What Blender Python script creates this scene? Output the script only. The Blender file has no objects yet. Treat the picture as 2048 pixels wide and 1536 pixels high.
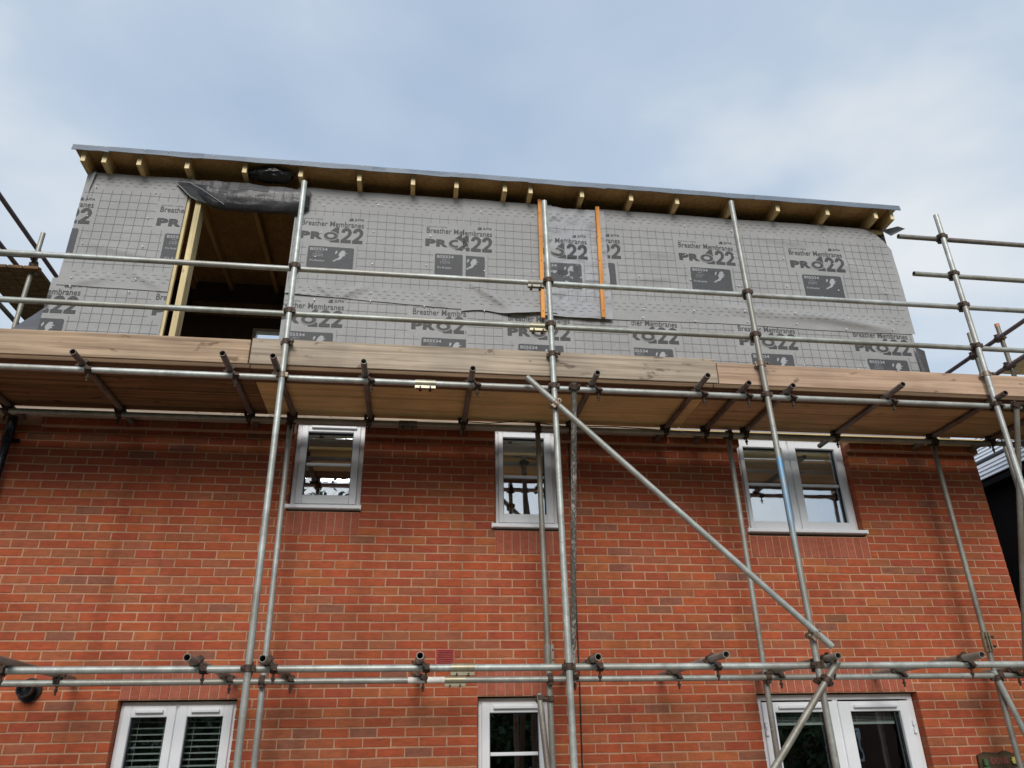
import bpy, bmesh, math, random
from mathutils import Vector, Matrix, noise
R = math.radians
random.seed(7)
scn = bpy.context.scene
col = scn.collection

# ------------------------------------------------------------------ camera, world, sun, exposure
F_PX = 1511.93
cam_d = bpy.data.cameras.new('camera')
cam = bpy.data.objects.new('camera', cam_d); col.objects.link(cam)
cam_d.sensor_width = 36.0; cam_d.lens = 36.0 * F_PX / 2048.0
cam_d.clip_start = 0.05; cam_d.clip_end = 600
CAM = Vector((3.0229, -6.8363, -0.7673))
_rx, _ry, _rz = 0.4482, -0.1377, -0.0194
_r = Vector((math.cos(_ry), math.sin(_ry), 0))
_f = Vector((-math.sin(_ry) * math.cos(_rx), math.cos(_ry) * math.cos(_rx), math.sin(_rx)))
_u = _r.cross(_f)
RT = math.cos(_rz) * _r + math.sin(_rz) * _u
UP = -math.sin(_rz) * _r + math.cos(_rz) * _u
FW = _f
m = Matrix((RT, UP, -FW)).transposed().to_4x4(); m.translation = CAM
cam.matrix_world = m
scn.camera = cam
scn.render.resolution_x, scn.render.resolution_y = 1024, 768

SUN_EL, SUN_AZ = 32.0, 186.0          # azimuth: direction the light comes from, 180 = straight behind the camera (-Y)
w = bpy.data.worlds.new('World'); scn.world = w; w.use_nodes = True
nt = w.node_tree; nt.nodes.clear(); N = nt.nodes.new; L = nt.links.new
out = N('ShaderNodeOutputWorld')
sky = N('ShaderNodeTexSky'); sky.sky_type = 'NISHITA'; sky.sun_disc = False
sky.sun_elevation = R(SUN_EL); sky.sun_rotation = R(SUN_AZ); sky.dust_density = 2.0
bg1 = N('ShaderNodeBackground'); bg1.inputs['Strength'].default_value = 0.10
L(sky.outputs[0], bg1.inputs['Color'])
tc = N('ShaderNodeTexCoord'); mp = N('ShaderNodeMapping'); mp.inputs['Scale'].default_value = (1.0, 1.0, 1.9)
mp.inputs['Location'].default_value = (5.2, 2.3, 0.1)
L(tc.outputs['Generated'], mp.inputs['Vector'])
nz = N('ShaderNodeTexNoise'); nz.inputs['Scale'].default_value = 2.6; nz.inputs['Detail'].default_value = 5; nz.inputs['Roughness'].default_value = 0.45
nz.inputs['Distortion'].default_value = 0.15
L(mp.outputs[0], nz.inputs['Vector'])
rp = N('ShaderNodeValToRGB'); cr = rp.color_ramp
cr.elements[0].position = 0.30; cr.elements[0].color = (0.345, 0.435, 0.565, 1)
cr.elements[1].position = 0.70; cr.elements[1].color = (0.66, 0.69, 0.705, 1)
e = cr.elements.new(0.50); e.color = (0.425, 0.51, 0.615, 1)
L(nz.outputs['Fac'], rp.inputs['Fac'])
bg2 = N('ShaderNodeBackground'); bg2.inputs['Strength'].default_value = 0.80
L(rp.outputs[0], bg2.inputs['Color'])
mx = N('ShaderNodeMixShader'); mx.inputs[0].default_value = 0.88
L(bg1.outputs[0], mx.inputs[1]); L(bg2.outputs[0], mx.inputs[2]); L(mx.outputs[0], out.inputs['Surface'])

sd = bpy.data.lights.new('sun', 'SUN'); sd.energy = 1.5; sd.angle = R(28); sd.color = (1.0, 0.96, 0.90)
so = bpy.data.objects.new('sun', sd); col.objects.link(so)
el, az = R(SUN_EL), R(SUN_AZ)
dirv = Vector((math.sin(az) * math.cos(el), math.cos(az) * math.cos(el), math.sin(el)))   # towards the sun
so.rotation_euler = (-dirv).to_track_quat('-Z', 'Y').to_euler()
so.location = dirv * 40
scn.view_settings.view_transform = 'Standard'; scn.view_settings.look = 'None'
scn.view_settings.gamma = 1.0; scn.view_settings.use_curve_mapping = False
scn.view_settings.exposure = 0.70
scn.render.engine = 'CYCLES'

# ------------------------------------------------------------------ helpers
def pix(p):
    d = Vector(p) - CAM; z = d.dot(FW)
    if z < 0.1: return (-9999, -9999)
    return (1024 + F_PX * d.dot(RT) / z, 768 - F_PX * d.dot(UP) / z)

def lab(o, label=None, cat=None, group=None, kind=None):
    if label: o['label'] = label
    if cat: o['category'] = cat
    if group: o['group'] = group
    if kind: o['kind'] = kind
    return o

def empty(name, loc=(0, 0, 0), label=None, cat=None, group=None, kind=None):
    o = bpy.data.objects.new(name, None); col.objects.link(o); o.location = loc
    o.empty_display_size = 0.1
    return lab(o, label, cat, group, kind)

class MB:
    def __init__(s): s.v = []; s.f = []; s.m = []; s.c = []
    def add(s, vs, fs, mi=0, c=None):
        b = len(s.v); s.v += [tuple(p) for p in vs]
        for q in fs: s.f.append(tuple(b + i for i in q)); s.m.append(mi)
        if c is not None or s.c:
            while len(s.c) < b: s.c.append((1, 1, 1))
            s.c += [c or (1, 1, 1)] * len(vs)
        return s
    def box(s, x0, x1, y0, y1, z0, z1, mi=0, c=None):
        v = [(x, y, z) for x in (x0, x1) for y in (y0, y1) for z in (z0, z1)]
        f = [(0, 1, 3, 2), (4, 6, 7, 5), (0, 4, 5, 1), (2, 3, 7, 6), (0, 2, 6, 4), (1, 5, 7, 3)]
        return s.add(v, f, mi, c)
    def bevbox(s, x0, x1, y0, y1, z0, z1, b=0.004, mi=0):
        # box with chamfered long and short edges (26-face chamfer cheaply through bmesh)
        bm = bmesh.new()
        bmesh.ops.create_cube(bm, size=1.0)
        for v in bm.verts:
            v.co = ((x0 + x1) / 2 + v.co.x * (x1 - x0), (y0 + y1) / 2 + v.co.y * (y1 - y0), (z0 + z1) / 2 + v.co.z * (z1 - z0))
        bmesh.ops.bevel(bm, geom=list(bm.edges), offset=b, segments=1, affect='EDGES')
        s.addbm(bm, mi); bm.free(); return s
    def addbm(s, bm, mi=0, M=None):
        bm.verts.index_update()
        vs = [(M @ v.co if M else v.co)[:] for v in bm.verts]
        fs = [[v.index for v in f.verts] for f in bm.faces]
        return s.add(vs, fs, mi)
    def tube(s, p, q, r, seg=16, rin=None, caps=True, mi=0):
        p, q = Vector(p), Vector(q); d = (q - p).normalized()
        a = d.orthogonal().normalized(); b = d.cross(a)
        ring = lambda c, rr: [c + a * (rr * math.cos(2 * math.pi * i / seg)) + b * (rr * math.sin(2 * math.pi * i / seg)) for i in range(seg)]
        n = seg; j = lambda i: (i + 1) % n
        vs = ring(p, r) + ring(q, r)
        fs = [(i, j(i), n + j(i), n + i) for i in range(n)]
        if rin:
            vs += ring(p, rin) + ring(q, rin)
            fs += [(2 * n + j(i), 2 * n + i, 3 * n + i, 3 * n + j(i)) for i in range(n)]
            fs += [(j(i), i, 2 * n + i, 2 * n + j(i)) for i in range(n)]
            fs += [(n + i, n + j(i), 3 * n + j(i), 3 * n + i) for i in range(n)]
        elif caps:
            fs += [tuple(range(n - 1, -1, -1)), tuple(range(n, 2 * n))]
        return s.add(vs, fs, mi)
    def path(s, pts, r, seg=8, mi=0):
        pts = [Vector(p) for p in pts]; n = seg; vs = []; prev = None
        for i, p in enumerate(pts):
            d = (pts[min(i + 1, len(pts) - 1)] - pts[max(i - 1, 0)]).normalized()
            if prev is None: a = d.orthogonal().normalized()
            else: a = (prev - d * prev.dot(d)).normalized()
            prev = a; b = d.cross(a)
            vs += [p + a * (r * math.cos(2 * math.pi * k / n)) + b * (r * math.sin(2 * math.pi * k / n)) for k in range(n)]
        fs = [(i * n + k, i * n + (k + 1) % n, (i + 1) * n + (k + 1) % n, (i + 1) * n + k) for i in range(len(pts) - 1) for k in range(n)]
        fs += [tuple(range(n - 1, -1, -1)), tuple((len(pts) - 1) * n + k for k in range(n))]
        return s.add(vs, fs, mi)
    def xf(s, M):
        s.v = [tuple(M @ Vector(p)) for p in s.v]; return s
    def build(s, name, mat, parent=None, smooth=None, origin=None):
        me = bpy.data.meshes.new(name)
        root = Vector((0, 0, 0))
        if parent is not None:
            o_ = parent
            while o_ is not None: root = root + o_.location; o_ = o_.parent
        if origin is not None: loc = Vector(origin) - root
        elif parent is None and s.v:
            xs, ys, zs = zip(*s.v); loc = Vector(((min(xs) + max(xs)) / 2, (min(ys) + max(ys)) / 2, min(zs)))
        else: loc = Vector((0, 0, 0))
        off = root + loc
        me.from_pydata([(p[0] - off.x, p[1] - off.y, p[2] - off.z) for p in s.v], [], s.f)
        mats = mat if isinstance(mat, (list, tuple)) else [mat]
        for mm in mats: me.materials.append(mm)
        if any(s.m): me.polygons.foreach_set('material_index', s.m)
        if s.c:
            at = me.color_attributes.new('tint', 'FLOAT_COLOR', 'POINT')
            fl = []
            for c in s.c: fl += [c[0], c[1], c[2], 1.0]
            at.data.foreach_set('color', fl)
        if smooth:
            me.polygons.foreach_set('use_smooth', [True] * len(me.polygons))
            me.set_sharp_from_angle(angle=R(smooth))
        me.update()
        o = bpy.data.objects.new(name, me); col.objects.link(o)
        if parent is not None: o.parent = parent
        o.location = loc
        return o

def share(o, loc_world, parent):
    c = o.copy(); col.objects.link(c); c.parent = parent
    root = Vector((0, 0, 0)); q = parent
    while q is not None: root = root + q.location; q = q.parent
    c.location = Vector(loc_world) - root
    return c

# ------------------------------------------------------------------ materials
def mat(name):
    mm = bpy.data.materials.new(name); mm.use_nodes = True
    t = mm.node_tree; t.nodes.clear()
    o = t.nodes.new('ShaderNodeOutputMaterial'); b = t.nodes.new('ShaderNodeBsdfPrincipled')
    t.links.new(b.outputs[0], o.inputs['Surface'])
    return mm, t, b
def ramp(t, stops):
    r = t.nodes.new('ShaderNodeValToRGB'); c = r.color_ramp
    c.elements[0].position, c.elements[0].color = stops[0][0], (*stops[0][1], 1)
    c.elements[1].position, c.elements[1].color = stops[-1][0], (*stops[-1][1], 1)
    for p, k in stops[1:-1]:
        q = c.elements.new(p); q.color = (*k, 1)
    return r
def noise_n(t, vec, scale, detail=4, rough=0.55, dist=0.0):
    n = t.nodes.new('ShaderNodeTexNoise'); n.inputs['Scale'].default_value = scale
    n.inputs['Detail'].default_value = detail; n.inputs['Roughness'].default_value = rough; n.inputs['Distortion'].default_value = dist
    if vec is not None: t.links.new(vec, n.inputs['Vector'])
    return n
def objvec(t, scale=(1, 1, 1), rnd=True):
    c = t.nodes.new('ShaderNodeTexCoord'); mpn = t.nodes.new('ShaderNodeMapping'); mpn.inputs['Scale'].default_value = scale
    t.links.new(c.outputs['Object'], mpn.inputs['Vector'])
    if rnd:
        oi = t.nodes.new('ShaderNodeObjectInfo'); mu = t.nodes.new('ShaderNodeMath'); mu.operation = 'MULTIPLY'; mu.inputs[1].default_value = 37.0
        t.links.new(oi.outputs['Random'], mu.inputs[0])
        cx = t.nodes.new('ShaderNodeCombineXYZ')
        for i in range(3): t.links.new(mu.outputs[0], cx.inputs[i])
        t.links.new(cx.outputs[0], mpn.inputs['Location'])
    return mpn.outputs[0]
def mixc(t, a, b, fac, mode='MIX'):
    x = t.nodes.new('ShaderNodeMix'); x.data_type = 'RGBA'; x.blend_type = mode
    for s_, val in ((6, a), (7, b), (0, fac)):
        if hasattr(val, 'is_linked') or hasattr(val, 'links'): t.links.new(val, x.inputs[s_])
        elif s_ == 0: x.inputs[0].default_value = val
        else: x.inputs[s_].default_value = (*val, 1)
    return x.outputs[2]
def bump(t, b, h, strength=0.3, dist=0.01):
    n = t.nodes.new('ShaderNodeBump'); n.inputs['Strength'].default_value = strength; n.inputs['Distance'].default_value = dist
    t.links.new(h, n.inputs['Height']); t.links.new(n.outputs[0], b.inputs['Normal'])
def simple(name, c, rough=0.6, metal=0.0, var=0.12, scale=8, spec=0.5, bmp=0.0):
    mm, t, b = mat(name); v = objvec(t)
    n = noise_n(t, v, scale, 5)
    lo = tuple(x * (1 - var) for x in c); hi = tuple(min(1, x * (1 + var)) for x in c)
    r = ramp(t, [(0.3, lo), (0.7, hi)]); t.links.new(n.outputs['Fac'], r.inputs['Fac'])
    t.links.new(r.outputs[0], b.inputs['Base Color']); b.inputs['Roughness'].default_value = rough; b.inputs['Metallic'].default_value = metal
    b.inputs['Specular IOR Level'].default_value = spec
    if bmp: bump(t, b, n.outputs['Fac'], bmp, 0.01)
    return mm
def wood(name, light, dark, knot=(0.08, 0.04, 0.02), axis=0, rough=0.75, streak=1.0, knots=0.5):
    mm, t, b = mat(name)
    sc = [34.0, 34.0, 34.0]; sc[axis] = 0.8
    v = objvec(t, tuple(sc))
    n = noise_n(t, v, 1.0, 6, 0.62, 0.6)
    r = ramp(t, [(0.30, tuple(k * .8 for k in dark)), (0.46, tuple((a + 2 * c) / 3 for a, c in zip(light, dark))), (0.58, light), (0.74, tuple(min(1, k * 1.08) for k in light))])
    t.links.new(n.outputs['Fac'], r.inputs['Fac'])
    sc2 = [15.0, 15.0, 15.0]; sc2[axis] = 6.0
    v2 = objvec(t, tuple(sc2)); n2 = noise_n(t, v2, 1.0, 3, 0.5, 0.3)
    kr = ramp(t, [(0.64, (0, 0, 0)), (0.71, (1, 1, 1))]); t.links.new(n2.outputs['Fac'], kr.inputs['Fac'])
    mu = t.nodes.new('ShaderNodeMath'); mu.operation = 'MULTIPLY'; mu.inputs[1].default_value = knots
    t.links.new(kr.outputs[0], mu.inputs[0])
    c1 = mixc(t, r.outputs[0], knot, mu.outputs[0])
    v3 = objvec(t, (1.2, 1.2, 1.2)); n3 = noise_n(t, v3, 1.5, 3)
    r3 = ramp(t, [(0.3, (0.78, 0.78, 0.78)), (0.7, (1.12, 1.1, 1.06))]); t.links.new(n3.outputs['Fac'], r3.inputs['Fac'])
    c2 = mixc(t, c1, r3.outputs[0], 1.0, 'MULTIPLY')
    t.links.new(c2, b.inputs['Base Color']); b.inputs['Roughness'].default_value = rough
    b.inputs['Specular IOR Level'].default_value = 0.25
    bump(t, b, n.outputs['Fac'], 0.25, 0.004)
    return mm

def stains(t, geo, k):
    m1 = t.nodes.new('ShaderNodeMapping'); m1.inputs['Scale'].default_value = (3.2, 3.2, 0.22); t.links.new(geo.outputs['Position'], m1.inputs['Vector'])
    a = noise_n(t, m1.outputs[0], 1.0, 5, 0.6, 0.5); ra = ramp(t, [(0.52, (1, 1, 1)), (0.72, (0.83, 0.80, 0.79))]); t.links.new(a.outputs['Fac'], ra.inputs['Fac'])
    m2 = t.nodes.new('ShaderNodeMapping'); m2.inputs['Scale'].default_value = (1, 1, 1.6); m2.inputs['Location'].default_value = (4, 2, 9); t.links.new(geo.outputs['Position'], m2.inputs['Vector'])
    c = noise_n(t, m2.outputs[0], 1.3, 6, 0.65); rc = ramp(t, [(0.3, (0.88, 0.86, 0.86)), (0.6, (1.05, 1.05, 1.05))]); t.links.new(c.outputs['Fac'], rc.inputs['Fac'])
    k = mixc(t, k, ra.outputs[0], 1.0, 'MULTIPLY'); return mixc(t, k, rc.outputs[0], 1.0, 'MULTIPLY')
def brick_mat():
    mm, t, b = mat('brick_clay')
    at = t.nodes.new('ShaderNodeAttribute'); at.attribute_name = 'tint'
    c = t.nodes.new('ShaderNodeTexCoord')
    geo = t.nodes.new('ShaderNodeNewGeometry')
    mp1 = t.nodes.new('ShaderNodeMapping'); mp1.inputs['Scale'].default_value = (9, 9, 120); t.links.new(geo.outputs['Position'], mp1.inputs['Vector'])
    n1 = noise_n(t, mp1.outputs[0], 1.0, 5, 0.6, 0.4)
    mp2 = t.nodes.new('ShaderNodeMapping'); mp2.inputs['Scale'].default_value = (14, 14, 22); t.links.new(geo.outputs['Position'], mp2.inputs['Vector'])
    n2 = noise_n(t, mp2.outputs[0], 1.0, 4, 0.6)
    n3 = noise_n(t, geo.outputs['Position'], 0.9, 4, 0.55)
    r1 = ramp(t, [(0.28, (0.78, 0.76, 0.76)), (0.55, (1, 1, 1)), (0.8, (1.14, 1.12, 1.1))]); t.links.new(n1.outputs['Fac'], r1.inputs['Fac'])
    r2 = ramp(t, [(0.3, (0.80, 0.86, 0.92)), (0.7, (1.12, 1.05, 1.0))]); t.links.new(n2.outputs['Fac'], r2.inputs['Fac'])
    r3 = ramp(t, [(0.3, (0.88, 0.88, 0.9)), (0.7, (1.08, 1.07, 1.05))]); t.links.new(n3.outputs['Fac'], r3.inputs['Fac'])
    k = mixc(t, at.outputs['Color'], r1.outputs[0], 1.0, 'MULTIPLY'); k = mixc(t, k, r2.outputs[0], 1.0, 'MULTIPLY'); k = mixc(t, k, r3.outputs[0], 1.0, 'MULTIPLY')
    # mortar smears
    n4 = noise_n(t, mp2.outputs[0], 1.7, 6, 0.7); r4 = ramp(t, [(0.68, (0, 0, 0)), (0.80, (0.35, 0.35, 0.35))]); t.links.new(n4.outputs['Fac'], r4.inputs['Fac'])
    k = mixc(t, k, (0.40, 0.27, 0.20), r4.outputs[0])
    k = stains(t, geo, k)
    t.links.new(k, b.inputs['Base Color']); b.inputs['Roughness'].default_value = 0.85; b.inputs['Specular IOR Level'].default_value = 0.25
    bump(t, b, n1.outputs['Fac'], 0.5, 0.004)
    return mm
M_BRICK = brick_mat()
def mortar_mat():
    mm, t, b = mat('mortar'); geo = t.nodes.new('ShaderNodeNewGeometry')
    n = noise_n(t, geo.outputs['Position'], 30, 6, 0.65); n2 = noise_n(t, geo.outputs['Position'], 2.2, 3)
    r = ramp(t, [(0.3, (0.39, 0.22, 0.138)), (0.7, (0.53, 0.315, 0.205))]); t.links.new(n.outputs['Fac'], r.inputs['Fac'])
    r2 = ramp(t, [(0.3, (0.85, 0.83, 0.8)), (0.7, (1.08, 1.05, 1.03))]); t.links.new(n2.outputs['Fac'], r2.inputs['Fac'])
    k = stains(t, geo, mixc(t, r.outputs[0], r2.outputs[0], 1.0, 'MULTIPLY'))
    t.links.new(k, b.inputs['Base Color']); b.inputs['Roughness'].default_value = 0.95; b.inputs['Specular IOR Level'].default_value = 0.1
    bump(t, b, n.outputs['Fac'], 0.5, 0.004)
    return mm
M_MORTAR = mortar_mat()

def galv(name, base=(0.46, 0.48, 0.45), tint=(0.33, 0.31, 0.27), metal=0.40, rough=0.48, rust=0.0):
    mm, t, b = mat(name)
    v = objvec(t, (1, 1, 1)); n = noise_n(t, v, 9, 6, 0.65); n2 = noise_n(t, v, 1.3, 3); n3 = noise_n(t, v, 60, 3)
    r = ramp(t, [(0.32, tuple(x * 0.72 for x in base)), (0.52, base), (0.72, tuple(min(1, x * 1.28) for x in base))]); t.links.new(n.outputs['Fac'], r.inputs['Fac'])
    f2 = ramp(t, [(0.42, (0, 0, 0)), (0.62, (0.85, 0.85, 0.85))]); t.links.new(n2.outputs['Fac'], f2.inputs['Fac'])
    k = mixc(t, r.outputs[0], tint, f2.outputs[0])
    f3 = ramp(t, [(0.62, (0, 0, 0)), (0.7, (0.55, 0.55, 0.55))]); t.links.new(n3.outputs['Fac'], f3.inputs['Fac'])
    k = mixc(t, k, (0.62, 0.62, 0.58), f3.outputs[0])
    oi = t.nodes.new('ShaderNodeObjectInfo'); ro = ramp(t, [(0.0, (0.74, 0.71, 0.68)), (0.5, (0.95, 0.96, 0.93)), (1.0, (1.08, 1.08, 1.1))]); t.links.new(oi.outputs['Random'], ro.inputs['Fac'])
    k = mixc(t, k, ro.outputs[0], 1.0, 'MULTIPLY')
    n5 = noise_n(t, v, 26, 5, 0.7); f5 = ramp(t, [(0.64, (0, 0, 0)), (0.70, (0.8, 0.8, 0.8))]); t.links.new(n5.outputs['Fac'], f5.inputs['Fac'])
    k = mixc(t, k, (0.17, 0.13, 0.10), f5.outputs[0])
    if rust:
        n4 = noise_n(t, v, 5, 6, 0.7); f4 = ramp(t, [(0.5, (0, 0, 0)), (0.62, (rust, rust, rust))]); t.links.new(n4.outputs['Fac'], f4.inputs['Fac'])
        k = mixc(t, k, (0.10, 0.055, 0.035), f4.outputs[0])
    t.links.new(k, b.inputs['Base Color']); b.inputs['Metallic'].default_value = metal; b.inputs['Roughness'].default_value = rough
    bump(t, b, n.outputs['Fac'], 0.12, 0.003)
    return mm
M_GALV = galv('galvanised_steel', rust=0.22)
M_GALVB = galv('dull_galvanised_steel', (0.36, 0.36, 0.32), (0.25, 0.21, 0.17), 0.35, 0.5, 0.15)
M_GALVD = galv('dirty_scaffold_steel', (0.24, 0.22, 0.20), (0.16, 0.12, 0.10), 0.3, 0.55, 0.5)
M_PURPLE = galv('purple_painted_steel', (0.13, 0.09, 0.11), (0.17, 0.13, 0.14), 0.15, 0.5, 0.3)
M_SLEEVE = galv('yellow_passivated_steel', (0.40, 0.37, 0.27), (0.38, 0.33, 0.22), 0.5, 0.4, 0.12)
M_RUST = simple('rusty_coupler_steel', (0.075, 0.048, 0.034), 0.65, 0.25, 0.5, 60, 0.4)
M_RUSTL = simple('worn_coupler_steel', (0.26, 0.20, 0.15), 0.5, 0.5, 0.4, 50, 0.5)
def blue_tube():
    mm = galv('blue_stained_galvanised_steel'); t = mm.node_tree
    b = [n for n in t.nodes if n.type == 'BSDF_PRINCIPLED'][0]
    src = b.inputs['Base Color'].links[0].from_socket
    geo = t.nodes.new('ShaderNodeNewGeometry'); sp = t.nodes.new('ShaderNodeSeparateXYZ'); t.links.new(geo.outputs['Position'], sp.inputs[0])
    mr = ramp(t, [(0.0, (0, 0, 0)), (0.25, (0.0, 0.0, 0.0)), (0.38, (0.75, 0.75, 0.75)), (0.60, (0.95, 0.95, 0.95)), (0.625, (0, 0, 0)), (1.0, (0, 0, 0))])
    ma = t.nodes.new('ShaderNodeMapRange'); ma.inputs['From Min'].default_value = 0.0; ma.inputs['From Max'].default_value = 2.2
    t.links.new(sp.outputs['Z'], ma.inputs['Value']); t.links.new(ma.outputs[0], mr.inputs['Fac'])
    v = objvec(t, (18, 18, 5)); n = noise_n(t, v, 1.0, 5, 0.7); f = ramp(t, [(0.38, (0.12, 0.12, 0.12)), (0.6, (1, 1, 1))]); t.links.new(n.outputs['Fac'], f.inputs['Fac'])
    mu = mixc(t, mr.outputs[0], f.outputs[0], 1.0, 'MULTIPLY')
    k = mixc(t, src, (0.15, 0.35, 0.56), mu); t.links.new(k, b.inputs['Base Color'])
    return mm
M_BLUE = blue_tube()
def peel():
    mm, t, b = mat('peeling_painted_steel'); v = objvec(t, (70, 70, 22)); n = noise_n(t, v, 1.0, 6, 0.75)
    v2 = objvec(t, (2, 2, 2)); n2 = noise_n(t, v2, 1.0, 2)
    ad = t.nodes.new('ShaderNodeMath'); ad.operation = 'MULTIPLY_ADD'; ad.inputs[1].default_value = 0.6; t.links.new(n2.outputs['Fac'], ad.inputs[0]); t.links.new(n.outputs['Fac'], ad.inputs[2])
    r = ramp(t, [(0.72, (0.12, 0.115, 0.10)), (0.80, (0.16, 0.14, 0.12)), (0.86, (0.45, 0.42, 0.36)), (0.95, (0.55, 0.50, 0.44))]); t.links.new(ad.outputs[0], r.inputs['Fac'])
    t.links.new(r.outputs[0], b.inputs['Base Color']); b.inputs['Roughness'].default_value = 0.6; b.inputs['Metallic'].default_value = 0.15
    bump(t, b, n.outputs['Fac'], 0.6, 0.004)
    return mm
M_PEEL = peel()
M_BOARD_TAN = wood('weathered_tan_board', (0.52, 0.38, 0.26), (0.33, 0.225, 0.15), (0.14, 0.08, 0.045), knots=.75)
M_BOARD_GREY = wood('weathered_grey_board', (0.49, 0.40, 0.31), (0.31, 0.245, 0.185), (0.14, 0.095, 0.07), knots=.75)
M_BOARD_PINK = wood('weathered_pinkish_board', (0.52, 0.36, 0.255), (0.35, 0.225, 0.155), (0.15, 0.08, 0.05), knots=.75)
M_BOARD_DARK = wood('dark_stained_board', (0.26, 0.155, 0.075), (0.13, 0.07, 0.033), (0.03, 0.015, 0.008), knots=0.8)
M_BOARD_YEL = wood('yellow_brown_board', (0.76, 0.56, 0.27), (0.66, 0.46, 0.21), (0.36, 0.22, 0.09), knots=0.35)
M_BOARD_BRN = wood('brown_board', (0.58, 0.38, 0.20), (0.46, 0.285, 0.14), (0.20, 0.11, 0.05), knots=0.45)
M_BOARD_EDGE = wood('toe_shade_board', (0.20, 0.125, 0.07), (0.12, 0.07, 0.04), knots=.4)  # outer row coloured darker, standing for shade under the toe board
M_BOARD_NEW = wood('fresh_yellow_board', (0.72, 0.55, 0.28), (0.60, 0.43, 0.20), (0.4, 0.25, 0.1), knots=0.15)
M_JOISTEND = simple('front_lit_joist_end', (0.86, 0.70, 0.42), .8, 0, .08, 30)  # joist ends coloured brighter to stand for light from the front
M_JOIST = wood('pale_joist_timber', (0.66, 0.48, 0.24), (0.50, 0.34, 0.15), (0.2, 0.11, 0.05), axis=1, knots=0.3)
M_STUD = wood('pale_stud_timber', (0.74, 0.62, 0.36), (0.60, 0.48, 0.26), (0.22, 0.13, 0.07), axis=2, knots=0.5)
M_BATTEN = wood('orange_batten_timber', (0.74, 0.34, 0.10), (0.60, 0.23, 0.055), (0.25, 0.10, 0.03), axis=2, knots=0.4)
def osb():
    mm, t, b = mat('osb_decking'); v = objvec(t, (1, 1, 1))
    n = noise_n(t, v, 22, 5, 0.7, 1.5); n2 = noise_n(t, v, 3, 4)
    r = ramp(t, [(0.3, (0.30, 0.175, 0.078)), (0.5, (0.47, 0.29, 0.125)), (0.7, (0.60, 0.39, 0.18))]); t.links.new(n.outputs['Fac'], r.inputs['Fac'])
    r2 = ramp(t, [(0.3, (0.75, 0.72, 0.7)), (0.7, (1.1, 1.1, 1.1))]); t.links.new(n2.outputs['Fac'], r2.inputs['Fac'])
    k = mixc(t, r.outputs[0], r2.outputs[0], 1.0, 'MULTIPLY'); t.links.new(k, b.inputs['Base Color']); b.inputs['Roughness'].default_value = 0.8
    return mm
M_OSB = osb()
def membrane(name, c, rough=0.62, bs=0.25):
    mm, t, b = mat(name); geo = t.nodes.new('ShaderNodeNewGeometry')
    n = noise_n(t, geo.outputs['Position'], 2.0, 5); n2 = noise_n(t, geo.outputs['Position'], 11, 5, 0.6, 0.6)
    r = ramp(t, [(0.3, tuple(x * 0.93 for x in c)), (0.7, tuple(x * 1.06 for x in c))]); t.links.new(n.outputs['Fac'], r.inputs['Fac'])
    t.links.new(r.outputs[0], b.inputs['Base Color']); b.inputs['Roughness'].default_value = rough; b.inputs['Specular IOR Level'].default_value = 0.35
    bump(t, b, n2.outputs['Fac'], bs, 0.02)
    return mm
M_MEM = membrane('grey_breather_membrane', (0.315, 0.312, 0.308), .62, .45)
M_MEMS = membrane('silvery_breather_membrane', (0.325, 0.330, 0.345), 0.5, 0.7)
M_MEMD = membrane('dark_membrane_back', (0.06, 0.06, 0.063), 0.45, 0.4)
M_GRIDINK = simple('faint_grey_print', (0.135, 0.135, 0.138), 0.6, 0, 0.08, 20, 0.3)
M_INK = simple('dark_grey_print', (0.062, 0.062, 0.065), 0.6, 0, 0.08, 20, 0.3)
M_LABEL = simple('charcoal_print', (0.072, 0.073, 0.077), 0.6, 0, 0.08, 20, 0.3)
M_LIGHTINK = simple('pale_grey_print', (0.36, 0.36, 0.37), 0.6, 0, 0.05, 20, 0.3)
M_WASHER = simple('white_fixing', (0.75, 0.75, 0.75), 0.4, 0, 0.05, 20)
M_TRIM = simple('blue_grey_roof_trim', (0.145, 0.175, 0.215), 0.45, 0.1, 0.14, 5)
M_BLACKPL = simple('black_plastic', (0.012, 0.012, 0.013), 0.35, 0, 0.2, 10)
M_PIPE = simple('black_downpipe_plastic', (0.010, 0.012, 0.018), 0.25, 0, 0.15, 10)
M_UPVC = simple('white_upvc', (0.80, 0.81, 0.83), 0.35, 0, 0.025, 3)
M_GASKET = simple('dark_gasket', (0.02, 0.02, 0.02), 0.6, 0, 0.1, 10)
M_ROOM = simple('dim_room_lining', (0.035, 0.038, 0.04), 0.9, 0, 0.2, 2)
M_BLIND = simple('grey_blind', (0.78, 0.81, 0.80), 0.6, 0, 0.06, 5)
M_BLINDW = simple('white_blind', (0.80, 0.82, 0.82), 0.5, 0, 0.05, 5)
M_REDVENT = simple('red_plastic_vent', (0.46, 0.055, 0.055), 0.5, 0, 0.1, 10)
M_DARKGAP = simple('dark_void', (0.01, 0.006, 0.006), 0.9, 0, 0.1, 10)
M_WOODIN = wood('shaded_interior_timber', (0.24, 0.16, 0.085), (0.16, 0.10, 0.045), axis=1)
M_BLACKWALL = simple('black_stained_wall', (0.008, 0.008, 0.009), 0.8, 0, 0.3, 4, 0.2)
M_SLATE = simple('sky_glare_slate', (0.74, 0.77, 0.82), 0.28, 0.0, 0.12, 3, 1.0)  # grey slate coloured near white to carry the sky glare
M_SIDEUND = membrane('blue_grey_underlay', (0.115, 0.118, 0.135), 0.55, 0.2)
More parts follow.
